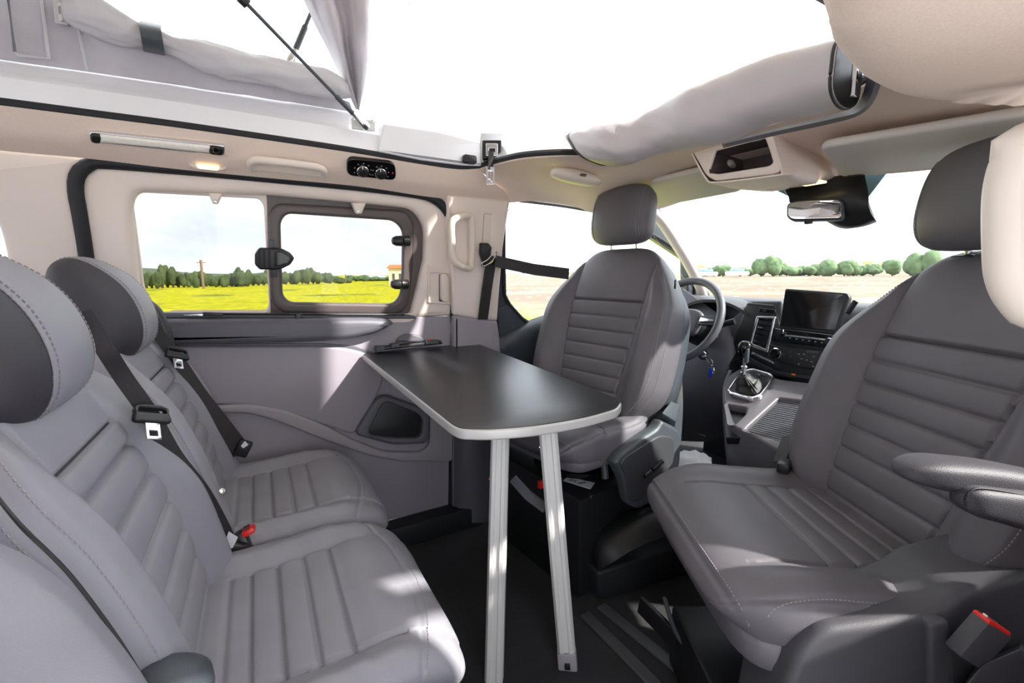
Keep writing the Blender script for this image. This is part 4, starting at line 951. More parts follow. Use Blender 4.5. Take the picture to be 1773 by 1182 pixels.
for i in range(6):
    f = i / 5; a = (1315 - 10 * f, 553 + 40 * f); b = (1338 - 9 * f, 556 + 46 * f)
    mb = MB(); mb.tube([ST.p(*a, .000), ST.p(*b, .000)], .0035, 6, flat=.45); mb.obj('vent_slat', M_BLKS, v_)
mb = MB().box(ST.p(1316, 567, .005), (.004, .016, .005), bev=.001).obj('vent_tab', M_CHR, v_)
plate('switch_row', ST, [fil(S_([(1315, 533), (1343, 536), (1343, 543), (1314, 540)]), .003)], -.006, .003, .002, M_BLKS, dsh)
# touch screen standing proud of the stack
TS = Plane((1.575, .79, .87), (0, -1, 0), (.14, 0, 1))
ts = thing('touchscreen', TS.p(1405, 540), 'large black tablet-like touchscreen on top of the centre stack', 'screen')
sc_ = [(1359, 499), (1466, 507), (1471, 514), (1450, 580), (1347, 569), (1349, 560)]
plate('screen_housing', TS, [fil(TS.loop(sc_), .008)], -.022, .0, .005, M_BLK, ts)
plate('screen_glass', TS, [fil(TS.loop([(1360, 502), (1464, 510), (1446, 574), (1351, 564)]), .006)], -.001, .0015, .001, M_BLKS, ts)
# radio control bar
rd = thing('radio_controls', ST.p(1400, 585), 'gloss black radio bar with chrome knobs and white button marks under the screen', 'radio')
plate('radio_face', ST, [fil(S_([(1344, 568), (1480, 584), (1476, 606), (1340, 590)]), .004)], -.006, .010, .004, M_BLKS, rd)
plate('chrome_strip', ST, [S_([(1362, 579), (1472, 591), (1472, 594), (1362, 582)])], .008, .0125, .001, M_CHR, rd)
for x, y, r_ in ((1353, 575, .0105), (1437, 591, .0105)):
    k_ = MB().lathe([(r_, 0), (r_, .012), (r_ * .85, .015), (.002, .015)], ST.p(x, y, .010), ST.n, 24).obj('knob', M_BLK, rd)
    MB().lathe([(r_ * 1.12, .0), (r_ * 1.12, .009), (r_ * 1.0, .011)], ST.p(x, y, .010), ST.n, 24).obj('knob_ring', M_CHR, k_)
for i in range(7): MB().box(ST.p(1368 + i * 11, 585 + i * 1.6, .0108), (.001, .006, .0035)).obj('button_mark', M_THR, rd)
cl2 = thing('climate_controls', ST.p(1390, 620), 'black climate control panel with chrome ringed dial below the radio bar', 'climate controls')
plate('climate_face', ST, [fil(S_([(1333, 596), (1476, 612), (1470, 646), (1385, 636), (1332, 620)]), .004)], -.006, .008, .004, M_BLK, cl2)
k_ = MB().lathe([(.0165, 0), (.016, .014), (.014, .017), (.002, .016)], ST.p(1345, 612, .008), ST.n, 32).obj('dial', M_BLKS, cl2)
MB().lathe([(.0205, 0), (.0205, .010), (.0175, .013), (.0165, .010)], ST.p(1345, 612, .008), ST.n, 32).obj('dial_ring', M_CHR, k_)
for (x, y) in ((1368, 617), (1383, 613), (1392, 613), (1388, 621), (1397, 623), (1383, 630), (1409, 617), (1405, 626), (1368, 609), (1408, 634)):
    MB().box(ST.p(x, y, .0088), (.001, .006, .003)).obj('button_mark', M_THR if x != 1368 else M_GRYD, cl2)
plate('display_bar', ST, [fil(S_([(1398, 606), (1420, 608), (1419, 612), (1399, 611)]), .002)], .007, .0095, .001, M_STEEL, cl2)
plate('lower_trim_strip', ST, [S_([(1298, 606), (1340, 626), (1340, 630), (1297, 610)])], -.006, .004, .001, M_CHR, dsh)
plate('storage_lip', ST, [fil(S_([(1296, 616), (1345, 641), (1440, 655), (1440, 662), (1343, 650), (1292, 624)]), .002)], -.02, .012, .003, M_BLK, dsh)
mb = MB().box(ST.p(1374, 648, .014), (.004, .012, .006)).obj('orange_mark', M_ORG, dsh)
# lower dash and knee panel
kn_ = [[U(1184, 500, x=1.66), U(1262, 560, x=1.64), U(1275, 600, x=1.62)], [U(1184, 640, x=1.58), U(1246, 610, x=1.58), U(1262, 640, x=1.56)], [U(1184, 700, x=1.60), U(1236, 700, x=1.62), U(1262, 700, x=1.62)], [U(1180, 760, x=1.78), U(1230, 760, x=1.80), U(1270, 740, x=1.75)]]
loft('knee_panel', kn_, 24, 20, M_GRYD, dsh, thick=.01)
# --- steering wheel with column
sw = thing('steering_wheel', (1.46, 1.2, .82), 'dark steering wheel half hidden behind the driver seat', 'steering wheel')
wc = V((1.455, 1.195, .812)); wn_ = V((-.90, 0, .42)).normalized(); e1 = V((0, -1, 0)); e2 = wn_.cross(e1).normalized()
if e2.z < 0: e2 = -e2
mb = MB(); mb.tube([wc + e1 * math.cos(a) * .168 + e2 * math.sin(a) * .168 for a in [2 * pi * i / 72 for i in range(72)]], .0150, 14, closed=True); mb.obj('wheel_rim', M_GRYD, sw)
WP = Plane(wc, e1, e2)
hb = plate('wheel_hub', WP, [fil([(-.075, -.055), (.075, -.055), (.085, .035), (.05, .055), (-.05, .055), (-.085, .035)], .03)], -.035, -.005, .014, M_GRYD, sw)
for a, b in (((.06, .01), (.17, .012)), ((-.06, .01), (-.17, .012)), ((0, -.03), (0, -.17))):
    mb = MB(); A = WP.w(*a, -.015); B = WP.w(*b, -.004); mb.strap([A, A.lerp(B, .5) + wn_ * -.004, B], e2 if a[0] else e1, .038, .014); mb.obj('spoke', M_BLK, sw, bev=.003)
for sx in (1, -1): plate('spoke_insert', WP, [fil([(sx * .085, .0), (sx * .145, .006), (sx * .145, .012), (sx * .085, .018)], .002)], -.008, .002, .001, M_CHR, sw)
MB().lathe([(.055, 0), (.06, .06), (.05, .2)], wc - wn_ * .03, -wn_, 24).obj('steering_column', M_BLK, sw)
st_ = [(1250, 563), (1262, 557), (1275, 556)]
mb = MB(); mb.tube([U(1236, 572, x=1.52), U(1255, 560, x=1.53), U(1272, 556, x=1.54)], lambda t: .009 + .004 * t, 10); mb.obj('indicator_stalk', M_BLK, sw)
mb = MB(); mb.tube([U(1226, 586, x=1.50), U(1240, 580, x=1.50)], .009, 10); mb.obj('audio_stalk', M_BLK, sw)
ig = thing('ignition_key', U(1218, 612, x=1.46), 'key with blue fob hanging from the ignition beside the steering column', 'key')
MB().lathe([(.020, 0), (.021, .01), (.015, .014), (.004, .014)], U(1219, 614, x=1.49), (-.8, -.45, .2), 24).obj('ignition_barrel', M_BLK, ig)
MB().lathe([(.012, 0), (.012, .014), (.010, .016)], U(1218, 614, x=1.475), (-.8, -.45, .2), 20).obj('ignition_ring', M_CHR, ig)
mb = MB(); mb.tube(cr([U(1222, 616, x=1.46), U(1232, 622, x=1.46), U(1234, 632, x=1.46), U(1228, 630, x=1.46)], 16, True), .0013, 6, closed=True); mb.obj('key_ring', M_CHR, ig)
MB().box(U(1230, 645, x=1.46), (.006, .014, .040), Matrix.Rotation(.1, 3, 'X'), bev=.003).obj('blue_fob', M_BLUE, ig)
MB().box(U(1235, 642, x=1.455), (.004, .010, .026), Matrix.Rotation(-.2, 3, 'X'), bev=.002).obj('metal_fob', M_CHR, ig)
# ================================================================== CENTRE CONSOLE with gear lever
con = thing('centre_console', (1.4, .8, 0), 'grey centre console with gear gaiter and ribbed shelf mat', 'console')
KP = Plane((1.30, .78, .555), (0, -1, 0), (.94, 0, .34))
K_ = KP.loop
top_ = [(1255, 700), (1252, 670), (1262, 648), (1284, 636), (1318, 640), (1345, 655), (1450, 668), (1450, 800), (1366, 790), (1300, 752), (1266, 735)]
pkt = [(1254, 697), (1296, 704), (1294, 716), (1275, 735), (1264, 738), (1257, 722)]
mt_ = [(1348, 688), (1400, 694), (1400, 780), (1364, 766), (1289, 744), (1295, 736)]
plate('console_top', KP, [fil(K_(top_), .02), fil(K_([(1259, 699), (1293, 705), (1290, 716), (1272, 733), (1264, 734)]), .008), fil(K_(mt_), .006)], -.03, .0, .008, M_CONS, con)
plate('pocket_liner', KP, [K_([(1250, 690), (1310, 698), (1300, 745), (1255, 745)])], -.05, -.025, .002, M_BLK, con)
# body below
ce = [(1262, 640), (1252, 668), (1253, 700), (1260, 728), (1280, 745), (1310, 760), (1366, 792), (1450, 806)]
cb = [[KP.p(x, y, -.006) + V((dx, 0, dz)) for x, y in ce] for dx, dz in ((0, 0), (.012, -.10), (.05, -.25), (.12, -.5))]
loft('console_body', cb, 40, 20, M_GRYD, con, thick=.01)
ma = plate('shelf_mat', KP, [fil(K_(mt_, -.012), .006)], -.03, -.014, .003, M_STEEL, con)
for i in range(20):
    f = i / 19; y0 = 694 + 54 * f; x0 = 1350 - 56 * f; mb = MB(); a = KP.p(x0, y0, -.013); b = KP.p(1402, y0 + 8 + 20 * f, -.013)
    mb.tube([a, b], .0018, 5, flat=.8); mb.obj('mat_rib', M_GRY, ma)
gp = Plane((1.43, .87, .612), (0, -1, 0), (.94, 0, .34))
gl1 = fil(gp.loop([(1281, 643), (1302, 638), (1336, 647), (1342, 654), (1318, 688), (1302, 693), (1264, 684), (1259, 676)]), .012)
gt = plate('gaiter_frame', gp, [gl1, fil(gp.loop([(1284, 646), (1302, 641), (1332, 650), (1337, 655), (1315, 684), (1301, 688), (1268, 680), (1264, 675)]), .010)], -.01, .006, .004, M_CHR, con)
# pleated gaiter
kb = U(1288, 648, x=1.405); base = [gp.w(a, b, .0) for a, b in fil(gp.loop([(1285, 648), (1332, 652), (1312, 683), (1270, 678)]), .02, 14)]
rows = []; 
for i in range(16):
    f = i / 15; rr = (1 - f) ** .6; row = []
    for j, p in enumerate(base):
        c = gp.p(1299, 665).lerp(kb, f); r0 = (p - gp.p(1299, 665)); row.append(c + r0 * (rr * .75 + .16 if f > 0 else 1) * (1 + .08 * math.sin(j * 1.1) * math.sin(pi * f) + .05 * math.sin(f * 14)))
    rows.append(row)
grid_obj('gear_gaiter', rows, M_GAIT, gt, closed=True, ang=80)
gv = thing('gear_lever', kb, 'chrome stemmed gear lever with glossy round knob above the leather gaiter', 'gear lever')
kt = U(1290, 604, x=1.385)
MB().lathe([(.007, 0), (.007, .02), (.010, .022), (.010, .03), (.006, .034), (.006, .075)], kb, kt - kb, 16).obj('lever_stem', M_CHR, gv)
kx = (kt - kb).normalized()
MB().lathe([(.008, -.03), (.016, -.022), (.021, -.008), (.0225, .006), (.020, .018), (.012, .026), (.002, .028)], kt, kx, 26).obj('lever_knob', M_BLKS, gv)
sp_ = Plane(kt + kx * .0285, (0, -1, 0), (1, 0, 0))
for u_, v_ in ((-.006, .004), (0, .004), (.006, .004), (-.006, -.004), (0, -.004), (.006, -.004)): MB().box(sp_.w(u_, v_), (.004, .0015, .0008)).obj('shift_pattern', M_CHR, gv)
MB().box(kt + V((-.012, -.016, -.018)), (.012, .012, .05), bev=.004).obj('lever_collar', M_STEEL, gv)
plate('power_socket', ST, [fil(S_([(1366, 671), (1382, 673), (1381, 679), (1366, 677)]), .003)], -.006, .002, .001, M_BLK, con)
# footwell
fw = MB().poly([(2.15, 1.56, 0), (2.15, -.1, 0), (2.15, -.1, .6), (2.15, 1.56, .6)], (.04, 0, 0)); struct(fw.obj('wall_front', M_BLKR))
fm = MB().box((1.55, 1.25, .012), (.85, .55, .02), bev=.005).obj('floor_mat', M_BLKR); tag(fm, 'black rubber mat in the dark driver footwell', 'floor mat')
pd = thing('pedal', U(1215, 746, x=1.75), 'worn metal foot pedal showing in the dark footwell', 'pedal')
MB().box(U(1215, 746, x=1.75), (.012, .055, .065), Matrix.Rotation(math.radians(-35), 3, 'Y'), bev=.004).obj('pedal_pad', M_STEEL, pd)
for k in (-.018, 0, .018): MB().box(U(1215, 746, x=1.742) + V((0, 0, k)), (.004, .046, .005), Matrix.Rotation(math.radians(-35), 3, 'Y')).obj('pad_rib', M_THR, pd)
mb = MB(); mb.tube([U(1216, 742, x=1.76), U(1222, 700, x=1.95)], .007, 8); mb.obj('pedal_arm', M_BLK, pd)
# ================================================================== around the driver seat
# plastic side valance with adjuster levers
va = thing('seat_side_cover', (.99, .90, .3), 'blue-grey plastic cover with adjuster knobs on the side of the driver seat', 'seat cover panel')
VP = Plane((.95, .915, .4), V((math.cos(math.radians(8)), math.sin(math.radians(8)), 0)), (0, 0, 1))
vo = [(1060, 800), (1068, 786), (1110, 755), (1134, 740), (1142, 726), (1165, 738), (1175, 748), (1174, 800), (1162, 838), (1140, 862), (1100, 880), (1084, 872), (1078, 834)]
plate('cover_shell', VP, [fil(VP.loop(vo), [.01, .02, .03, .02, .01, .02, .02, .05, .05, .05, .02, .03, .04])], -.03, .012, .014, M_STEEL, va, bres=5)
plate('cover_face', VP, [fil(VP.loop([(1072, 802), (1080, 790), (1140, 752), (1166, 756), (1164, 800), (1152, 832), (1100, 868), (1088, 868), (1086, 832)], .012), .03)], .008, .018, .005, M_DASH, va, bres=4)
mb = MB(); mb.tube([VP.p(1116, 825, .022), VP.p(1128, 815, .026)], .006, 10); mb.obj('height_lever', M_BLK, va)
mb = MB(); mb.tube([VP.p(1130, 813, .022), VP.p(1147, 798, .026)], .007, 10); mb.obj('recline_lever', M_BLK, va)
mb = MB(); mb.tube([VP.p(1118, 821, .030), VP.p(1127, 814, .030)], .0018, 6); mb.obj('lever_edge', M_CHR, va)
hk = MB(); hk.hexa([VP.p(1143, 727, -.02), VP.p(1160, 700, -.05), VP.p(1176, 706, -.05), VP.p(1168, 740, -.02), VP.p(1146, 715, .01), VP.p(1162, 694, -.02), VP.p(1178, 700, -.02), VP.p(1170, 730, .01)]); hk.obj('recline_bracket', M_STEEL, va, bev=.004)
# swivel pedestal, dark box, label
ped = thing('seat_pedestal', (.9, 1.15, 0), 'black metal pedestal under the driver seat with a white label', 'pedestal')
MB().box((.98, 1.22, .165), (.44, .46, .33), Matrix.Rotation(math.radians(6), 3, 'Z'), bev=.012).obj('pedestal_box', M_BLK, ped)
MB().lathe([(.16, 0), (.16, .02), (.14, .03), (.13, .03)], (.96, 1.20, .33), (0, 0, 1), 40).obj('swivel_plate', M_BLKS, ped)
ZP = Plane((0, 0, .275), (1, 0, 0), (0, 1, 0))
zl = .330
pl_ = [U(x, y, z=zl + .003) for x, y in ((975, 832), (983, 825), (1030, 836), (1022, 847))]
MB().poly(pl_, (0, 0, .001)).obj('label', M_LBL, ped)
for fx, fy, w_ in ((.22, .5, .012), (.36, .5, .008), (.62, .5, .026)):
    c = pl_[0].lerp(pl_[3], fy).lerp(pl_[1].lerp(pl_[2], fy), 0) ; A = pl_[0].lerp(pl_[3], .3); B = pl_[1].lerp(pl_[2], .3)
    c = (pl_[0] + pl_[1]) / 2; d = (pl_[3] + pl_[2]) / 2
    p_ = c.lerp(d, fx); MB().box(p_ + V((0, 0, .0012)), (w_, .007, .0006), Matrix.Rotation(math.radians(-12), 3, 'Z')).obj('label_code', M_STEEL, ped)
MB().lathe([(.007, 0), (.007, .006), (.003, .008)], U(1024, 860, z=.33), (0, 0, 1), 12).obj('bolt', M_CHR, ped)
MB().lathe([(.010, 0), (.010, .006), (.005, .009)], U(1012, 883, z=.24), (0, -.6, .8), 12).obj('bolt', M_CHR, ped)
mb = MB(); mb.tube([U(1046, 800, y=.98), U(1048, 828, y=.97)], .011, 10); mb.obj('adjuster_spindle', M_STEEL, ped)
MB().box(U(937, 838, y=1.0), (.018, .012, .022), bev=.002).obj('red_catch', M_RED, ped)
# sloping grey side plate along the pedestal
mb = MB(); mb.strap([U(888, 828, y=1.0), U(915, 858, y=.96), U(945, 880, y=.93)], (.2, -.2, -1), .026, .008); mb.obj('side_plate', M_GRYD, ped)
# handbrake / lever cover behind
hb_ = thing('handbrake_cover', (.95, .78, .1), 'black moulded cover on a floor box between the two front seats', 'handbrake cover')
hc = [[U(1010, 968, x=.86), U(1014, 940, x=.87), U(1030, 912, x=.90), U(1070, 892, x=.96), U(1110, 880, x=1.02), U(1150, 878, x=1.08)],
      [U(1032, 975, x=.83), U(1034, 948, x=.84), U(1048, 926, x=.87), U(1080, 908, x=.93), U(1115, 895, x=.99), U(1150, 892, x=1.05)],
      [U(1034, 988, x=.825), U(1046, 982, x=.835), U(1066, 970, x=.86), U(1090, 955, x=.90), U(1120, 940, x=.96), U(1150, 930, x=1.02)]]
loft('cover_hump', hc, 30, 16, M_BLK, hb_, thick=.01)
bx_ = MB(); T = [U(997, 962, z=.11), U(1035, 992, z=.11), U(1200, 938, z=.13), U(1160, 900, z=.13)]; Bt = [V((p.x + .02, p.y + .01, .0)) for p in T]
bx_.hexa(Bt + T); bx_.obj('floor_box', M_BLKR, hb_, bev=.012)
# white cloth on the floor between the seats
wcl = []
for i in range(18):
    row = []
    for j in range(14):
        a, b = i / 17, j / 13; p = U(1150 + 82 * a, 792 + 40 * b, x=1.30 - .15 * b); row.append(p + V((0, 0, .02 * noise.noise(V((a * 5, b * 5, 1))) + .03 * math.sin(pi * a) * (1 - b))))
    wcl.append(row)
cl3 = grid_obj('cloth', wcl, M_WHT, thick=.004, ang=80); tag(cl3, 'crumpled white cloth lying between the front seats by the console', 'cloth')
# buckle on the left side of the passenger seat
pb = thing('belt_buckle', U(1355, 806, x=1.12), 'black seat belt buckle between console and passenger backrest', 'buckle')
MB().box(U(1358, 806, x=1.12), (.05, .028, .026), Matrix.Rotation(math.radians(20), 3, 'Z'), bev=.005).obj('buckle_body', M_BLK, pb)
mb = MB(); mb.strap([U(1350, 800, x=1.14), U(1358, 775, x=1.18), U(1366, 755, x=1.22)], (.3, .9, 0), .03, .004); mb.obj('buckle_strap', M_BELT, pb)
# ================================================================== passenger seat fittings
# armrest
n2 = V((-.866, .5, 0)); l2 = V((.5, .866, 0))
ar = thing('armrest', (.75, .16, .72), 'padded dark leather armrest reaching forward from the passenger backrest', 'armrest')
AP = Plane((.735, .225, .7), (.866, -.5, 0), (0, 0, 1)); AW = V((-.5, -.866, 0))
def arm_roll(name, pts, ww0, hh0, tip, m, off=0.0, e=.62):
    rows = []; pr = cr([AP.p(x, y) + AW * off for x, y in pts], 60)
    for i, p in enumerate(pr):
        f = i / 59; rr = max(.02, 1 - (1 - min(f / tip, 1)) ** 2.4) ** .5; hh = hh0 * rr * (.75 + .25 * sstep(0, .5, f)); row = []
        for k in range(40):
            a = 2 * pi * k / 40; ca, sa = math.cos(a), math.sin(a)
            row.append(p + AW * math.copysign(abs(ca) ** e, ca) * ww0 * rr + V((0, 0, 1)) * math.copysign(abs(sa) ** e, sa) * hh)
        rows.append(row)
    return grid_obj(name, rows, m, ar, closed=True, caps=True, ang=70)
arm_roll('armrest_pad', [(1550, 812), (1600, 814), (1660, 822), (1720, 832), (1790, 846), (1900, 868)], .030, .024, .22, M_LEAD)
arm_roll('armrest_side', [(1617, 840), (1660, 848), (1720, 860), (1790, 874), (1900, 896)], .020, .026, .14, M_LEAD, .028)
mb = MB(); mb.tube(cr([AP.p(1790, 846) + AW * .040, AP.p(1700, 828) + AW * .040, AP.p(1640, 820) + AW * .040, AP.p(1622, 832) + AW * .040, AP.p(1622, 850) + AW * .038], 40), .0014, 6); mb.obj('piping', M_PIPE, ar)
# moulded base
base_ = thing('seat_base_cover', (.8, .25, 0), 'dark grey moulded plastic base cover below the passenger cushion', 'seat base cover')
BPn = Plane((.75, .235, 0), (-n2), (0, 0, 1))
bo = [(1362, 1190), (1385, 1130), (1430, 1092), (1475, 1085), (1600, 1068), (1640, 1050), (1668, 1030), (1773, 1000), (1850, 985), (1900, 1300), (1340, 1300)]
plate('cover_side', BPn, [fil(BPn.loop(bo), [0, .03, .03, .02, .03, .03, .03, .02, 0, 0, 0])], -.12, .0, .014, M_SKIRT, base_, bres=4)
plate('cover_rib', BPn, [fil(BPn.loop([(1596, 1070), (1632, 1062), (1640, 1100), (1648, 1300), (1600, 1300)]), .01)], -.02, .012, .008, M_SKIRT, base_, bres=4)
pbk = thing('belt_buckle', BPn.p(1690, 1110, .02), 'red seat belt buckle sticking up beside the passenger seat base, in sunlight', 'buckle')
bc = BPn.p(1693, 1108, .035); Rk = Matrix.Rotation(math.radians(-30), 3, 'Z') @ Matrix.Rotation(math.radians(32), 3, 'Y')
MB().box(bc, (.042, .024, .062), Rk, bev=.004).obj('buckle_body', M_SKIRT, pbk)
MB().box(bc + Rk @ V((-.002, 0, .030)), (.038, .023, .008), Rk, bev=.003).obj('release_button', M_RED, pbk)
MB().box(bc + Rk @ V((-.008, 0, .0345)), (.018, .006, .003), Rk).obj('tongue_slot', M_CHR, pbk)
bs = MB(); bs.hexa([BPn.p(1660, 1200, .0), BPn.p(1800, 1200, .0), BPn.p(1800, 1200, .05), BPn.p(1660, 1200, .05), BPn.p(1690, 1150, .0), BPn.p(1770, 1110, .0), BPn.p(1770, 1120, .05), BPn.p(1700, 1150, .05)])
bs.obj('buckle_stalk', M_SKIRT, pbk, bev=.006)
# dark runner and tray under the cushion
ur = thing('seat_runner', (.75, .4, .05), 'black seat runner and tray under the passenger cushion', 'seat runner')
mb = MB(); mb.strap([U(1108, 1045, z=.12), U(1180, 1118, z=.10), U(1262, 1200, z=.08)], (0, .3, 1), .05, .012); mb.obj('runner_rail', M_BLK, ur, bev=.002)
mb = MB(); mb.tube(cr([U(1150, 1035, z=.16), U(1180, 1110, z=.13), U(1250, 1160, z=.12), U(1380, 1150, z=.12)], 40), .006, 8); mb.obj('adjuster_bar', M_STEEL, ur)
mb = MB(); mb.box((.93, .40, .09), (.42, .40, .16), Matrix.Rotation(math.radians(-30), 3, 'Z'), bev=.012); mb.obj('tray', M_BLK, ur)
# ================================================================== windscreen header: visors, console, mirror
def quadplate(name, pts, th, m, parent=None, bev=.006):
    """rounded panel through four 3-D corners"""
    o = (pts[0] + pts[2]) / 2; ax = (pts[1] - pts[0]); ay = (pts[3] - pts[0]); P_ = Plane(o, ax, ay)
    lp = [((p - o).dot(P_.ax), (p - o).dot(P_.ay)) for p in pts]; return P_, lp
def visor(pts, label, px):
    P_, lp = quadplate('v', pts, .02, M_VIS); o = plate('sun_visor', P_, [fil(lp, .03)], -.010, .010, .009, M_VIS, bres=4); tag(o, label, 'sun visor', 'sun visors'); return o, P_
v1, VP1 = visor([U(1128, 352, x=1.38), U(1290, 320, x=1.38), U(1268, 284, x=1.20), U(1126, 306, x=1.20)], 'grey sun visor folded up above the driver side of the windscreen', 0)
v2, VP2 = visor([U(1455, 304, x=1.42), U(1800, 268, x=1.42), U(1800, 182, x=1.16), U(1418, 252, x=1.16)], 'grey sun visor folded up above the passenger side of the windscreen', 0)
for (a, b, x_) in ((1270, 322, 1.43), (1486, 300, 1.41)): MB().box(U(a, b, x=x_), (.018, .045, .010), bev=.003).obj('visor_clip', M_BRN, v1 if a < 1300 else v2)
oc = thing('overhead_console', U(1320, 270, x=1.2), 'beige overhead console with an open storage slot above the mirror', 'overhead console')
XC = 1.14
oP = Plane((XC, .8, 1.25), (0, -1, 0), (-.25, 0, 1))
ocu = [(1198, 262), (1210, 258), (1318, 234), (1334, 232), (1342, 262), (1352, 296), (1340, 302), (1238, 314), (1222, 304)]
sl = [(1238, 262), (1318, 242), (1324, 240), (1332, 262), (1338, 282), (1330, 288), (1242, 302), (1226, 300)]
plate('console_face', oP, [fil(oP.loop(ocu), .012), fil(oP.loop(sl), .008)], -.012, .0, .005, M_BEI, oc)
# pocket behind the slot
pk_ = [oP.p(x, y, -.001) for x, y in ((1224, 266), (1330, 238), (1342, 288), (1230, 306))]; dp = V((.14, 0, .01)); pkb = [p.lerp((pk_[0] + pk_[2]) / 2, .12) + dp for p in pk_]
mb = MB()
vv = [mb.bm.verts.new(p) for p in pk_ + pkb]
for f in ((0, 1, 5, 4), (1, 2, 6, 5), (2, 3, 7, 6), (3, 0, 4, 7), (4, 5, 6, 7)): mb.bm.faces.new([vv[i] for i in f])
mb.obj('storage_pocket', M_BRN, oc)
# body: lower face running forward to the windscreen
A1 = [oP.p(x, y, -.002) for x, y in ((1198, 262), (1222, 306), (1240, 314), (1342, 302), (1352, 296), (1342, 262), (1334, 232))]
A2 = [U(x, y, x=1.30) for x, y in ((1225, 290), (1262, 318), (1290, 326), (1400, 316), (1412, 306), (1400, 262), (1372, 236))]
A3 = [U(x, y, x=1.46) for x, y in ((1262, 310), (1290, 322), (1330, 329), (1436, 314), (1448, 306), (1444, 288), (1430, 270))]
loft('console_shell', [A1, A2, A3], 40, 16, M_BEI, oc, thick=.004, smooth=False)
P_, lp = quadplate('x', [U(1296, 325, x=1.30), U(1402, 313, x=1.30), U(1430, 318, x=1.42), U(1330, 329, x=1.42)], 0, None)
for (x0, c_) in ((1350, 1), (1412, 2)):
    MB().box(U(x0 - 10 + 6, 327 - (c_ - 1) * 10, x=1.35), (.03, .055, .006), bev=.002).obj('reading_lamp', M_LIT if c_ == 2 else M_BEIP, oc)
mr = thing('rearview_mirror', U(1411, 365, x=1.38), 'rear-view mirror with black sensor housing hanging at the windscreen', 'mirror')
MP = Plane(U(1411, 365, x=1.36), V((.33, -.94, 0)), V((.08, 0, 1)))
mo = fil(MP.loop([(1362, 352), (1376, 347), (1452, 343), (1461, 348), (1463, 374), (1458, 380), (1372, 382), (1361, 375)]), .012)
plate('mirror_case', MP, [mo], -.035, .0, .008, M_STEEL, mr, bres=4)
plate('mirror_face', MP, [fil(MP.loop([(1365, 353), (1378, 349.5), (1450, 346), (1456, 350), (1457, 372), (1454, 377), (1374, 379.5), (1364.5, 374)]), .010)], -.004, .0012, .0008, M_MIR, mr)
MB().box(MP.p(1400, 384, .0), (.012, .02, .012), bev=.003).obj('dip_tab', M_BLK, mr)
hs = [[U(x, y, x=1.44) for x, y in ((1352, 318), (1420, 312), (1470, 306), (1498, 304))], [U(x, y, x=1.40) for x, y in ((1368, 344), (1430, 345), (1475, 335), (1505, 350))], [U(x, y, x=1.42) for x, y in ((1385, 348), (1440, 378), (1480, 384), (1514, 374))], [U(x, y, x=1.50) for x, y in ((1400, 350), (1450, 388), (1490, 388), (1516, 380))]]
loft('sensor_housing', hs, 24, 20, M_BLK, mr, thick=.008)
sb = MB().poly([U(1335, 325, x=1.52), U(1376, 345, x=1.54), U(1500, 345, x=1.56), U(1536, 298, x=1.51), U(1400, 308, x=1.51)], (.003, 0, 0)).obj('windscreen_sunband', M_GRT); sb['kind'] = 'structure'

# ---- dark shoulder wing standing between the window seat and the door
wg = thing('belt_shoulder_guide', U(275, 560, y=1.47), 'dark stitched shoulder piece between the window seat and the side door', 'belt guide')
WG = Plane((-.25, 1.46, .8), (1, 0, 0), (0, 0, 1))
wl2 = fil(WG.loop([(236, 505), (262, 520), (280, 535), (298, 575), (306, 612), (286, 640), (236, 640)]), [.0, .02, .02, .03, .02, .02, 0])
pw_ = plate('guide_pad', WG, [wl2], -.03, .03, .022, M_LEAD, wg, bres=4)
mb = MB(); stitches(mb, [WG.p(x, y, .026) for x, y in ((254, 522), (268, 534), (280, 556), (288, 580), (294, 606))]); mb.obj('seam_stitching', M_THRD, pw_)
for o in bpy.data.objects:
    if o.name.startswith('seam_stitching') or o.name.startswith('dial_marks'): o['kind'] = 'stuff'

# small fittings on the seats
Rk2 = Matrix.Rotation(math.radians(-30), 3, 'Z')
MB().box(U(1474, 532, x=1.215), (.012, .006, .034), Rk2 @ Matrix.Rotation(math.radians(30), 3, 'Y'), bev=.001).obj('side_tag', M_BLK, pas)
MB().box(U(1169, 492, x=1.115), (.006, .004, .028), bev=.001).obj('side_tag', M_BLK, drv)
kn2 = MB().lathe([(.030, -.03), (.040, -.015), (.043, .0), (.038, .014), (.022, .024), (.003, .027)], U(291, 1192, y=.545), (.25, .1, 1), 28).obj('recline_knob', M_STEEL, rs[2])

# the armrest and the side cover move with their seats
for ch, pr in ((ar, pas), (va, drv)):
    ch.parent = pr; ch.matrix_parent_inverse = pr.matrix_basis.inverted()
    for k in ('category', 'label', 'group'):
        if k in ch: del ch[k]
# ================================================================== raised roof
rt = thing('raised_roof', (-1.6, .8, 1.5), 'raised pop-up roof shell above the cabin, out of view overhead', 'roof')
RPz = Plane((-1.7, .79, 1.46), (1, 0, .30), (0, 1, 0))
plate('roof_shell', RPz, [fil([(0, -.78), (3.5, -.72), (3.5, .72), (0, .78)], .15)], 0, .05, .02, M_SIL, rt)  # unseen shell, run long at the front to block stray sun
tr_ = [[V((x, .05, 1.40)), V((x, .12, 1.46 + (x + 1.7) * .30))] for x in (-1.7, -.8, .2, 1.38)]
loft('right_tent_side', tr_, 12, 10, M_TENT, tent, thick=.003, smooth=False)  # unseen side, extended forward to keep sun off the cover and left wall
tl_ = [[V((x, 1.46, 1.55)), V((x, 1.46, 1.46 + (x + 1.7) * .30))] for x in (-1.7, -1.2, -.62)]
loft('rear_tent_side', tl_, 12, 10, M_TENT, tent, thick=.003, smooth=False)
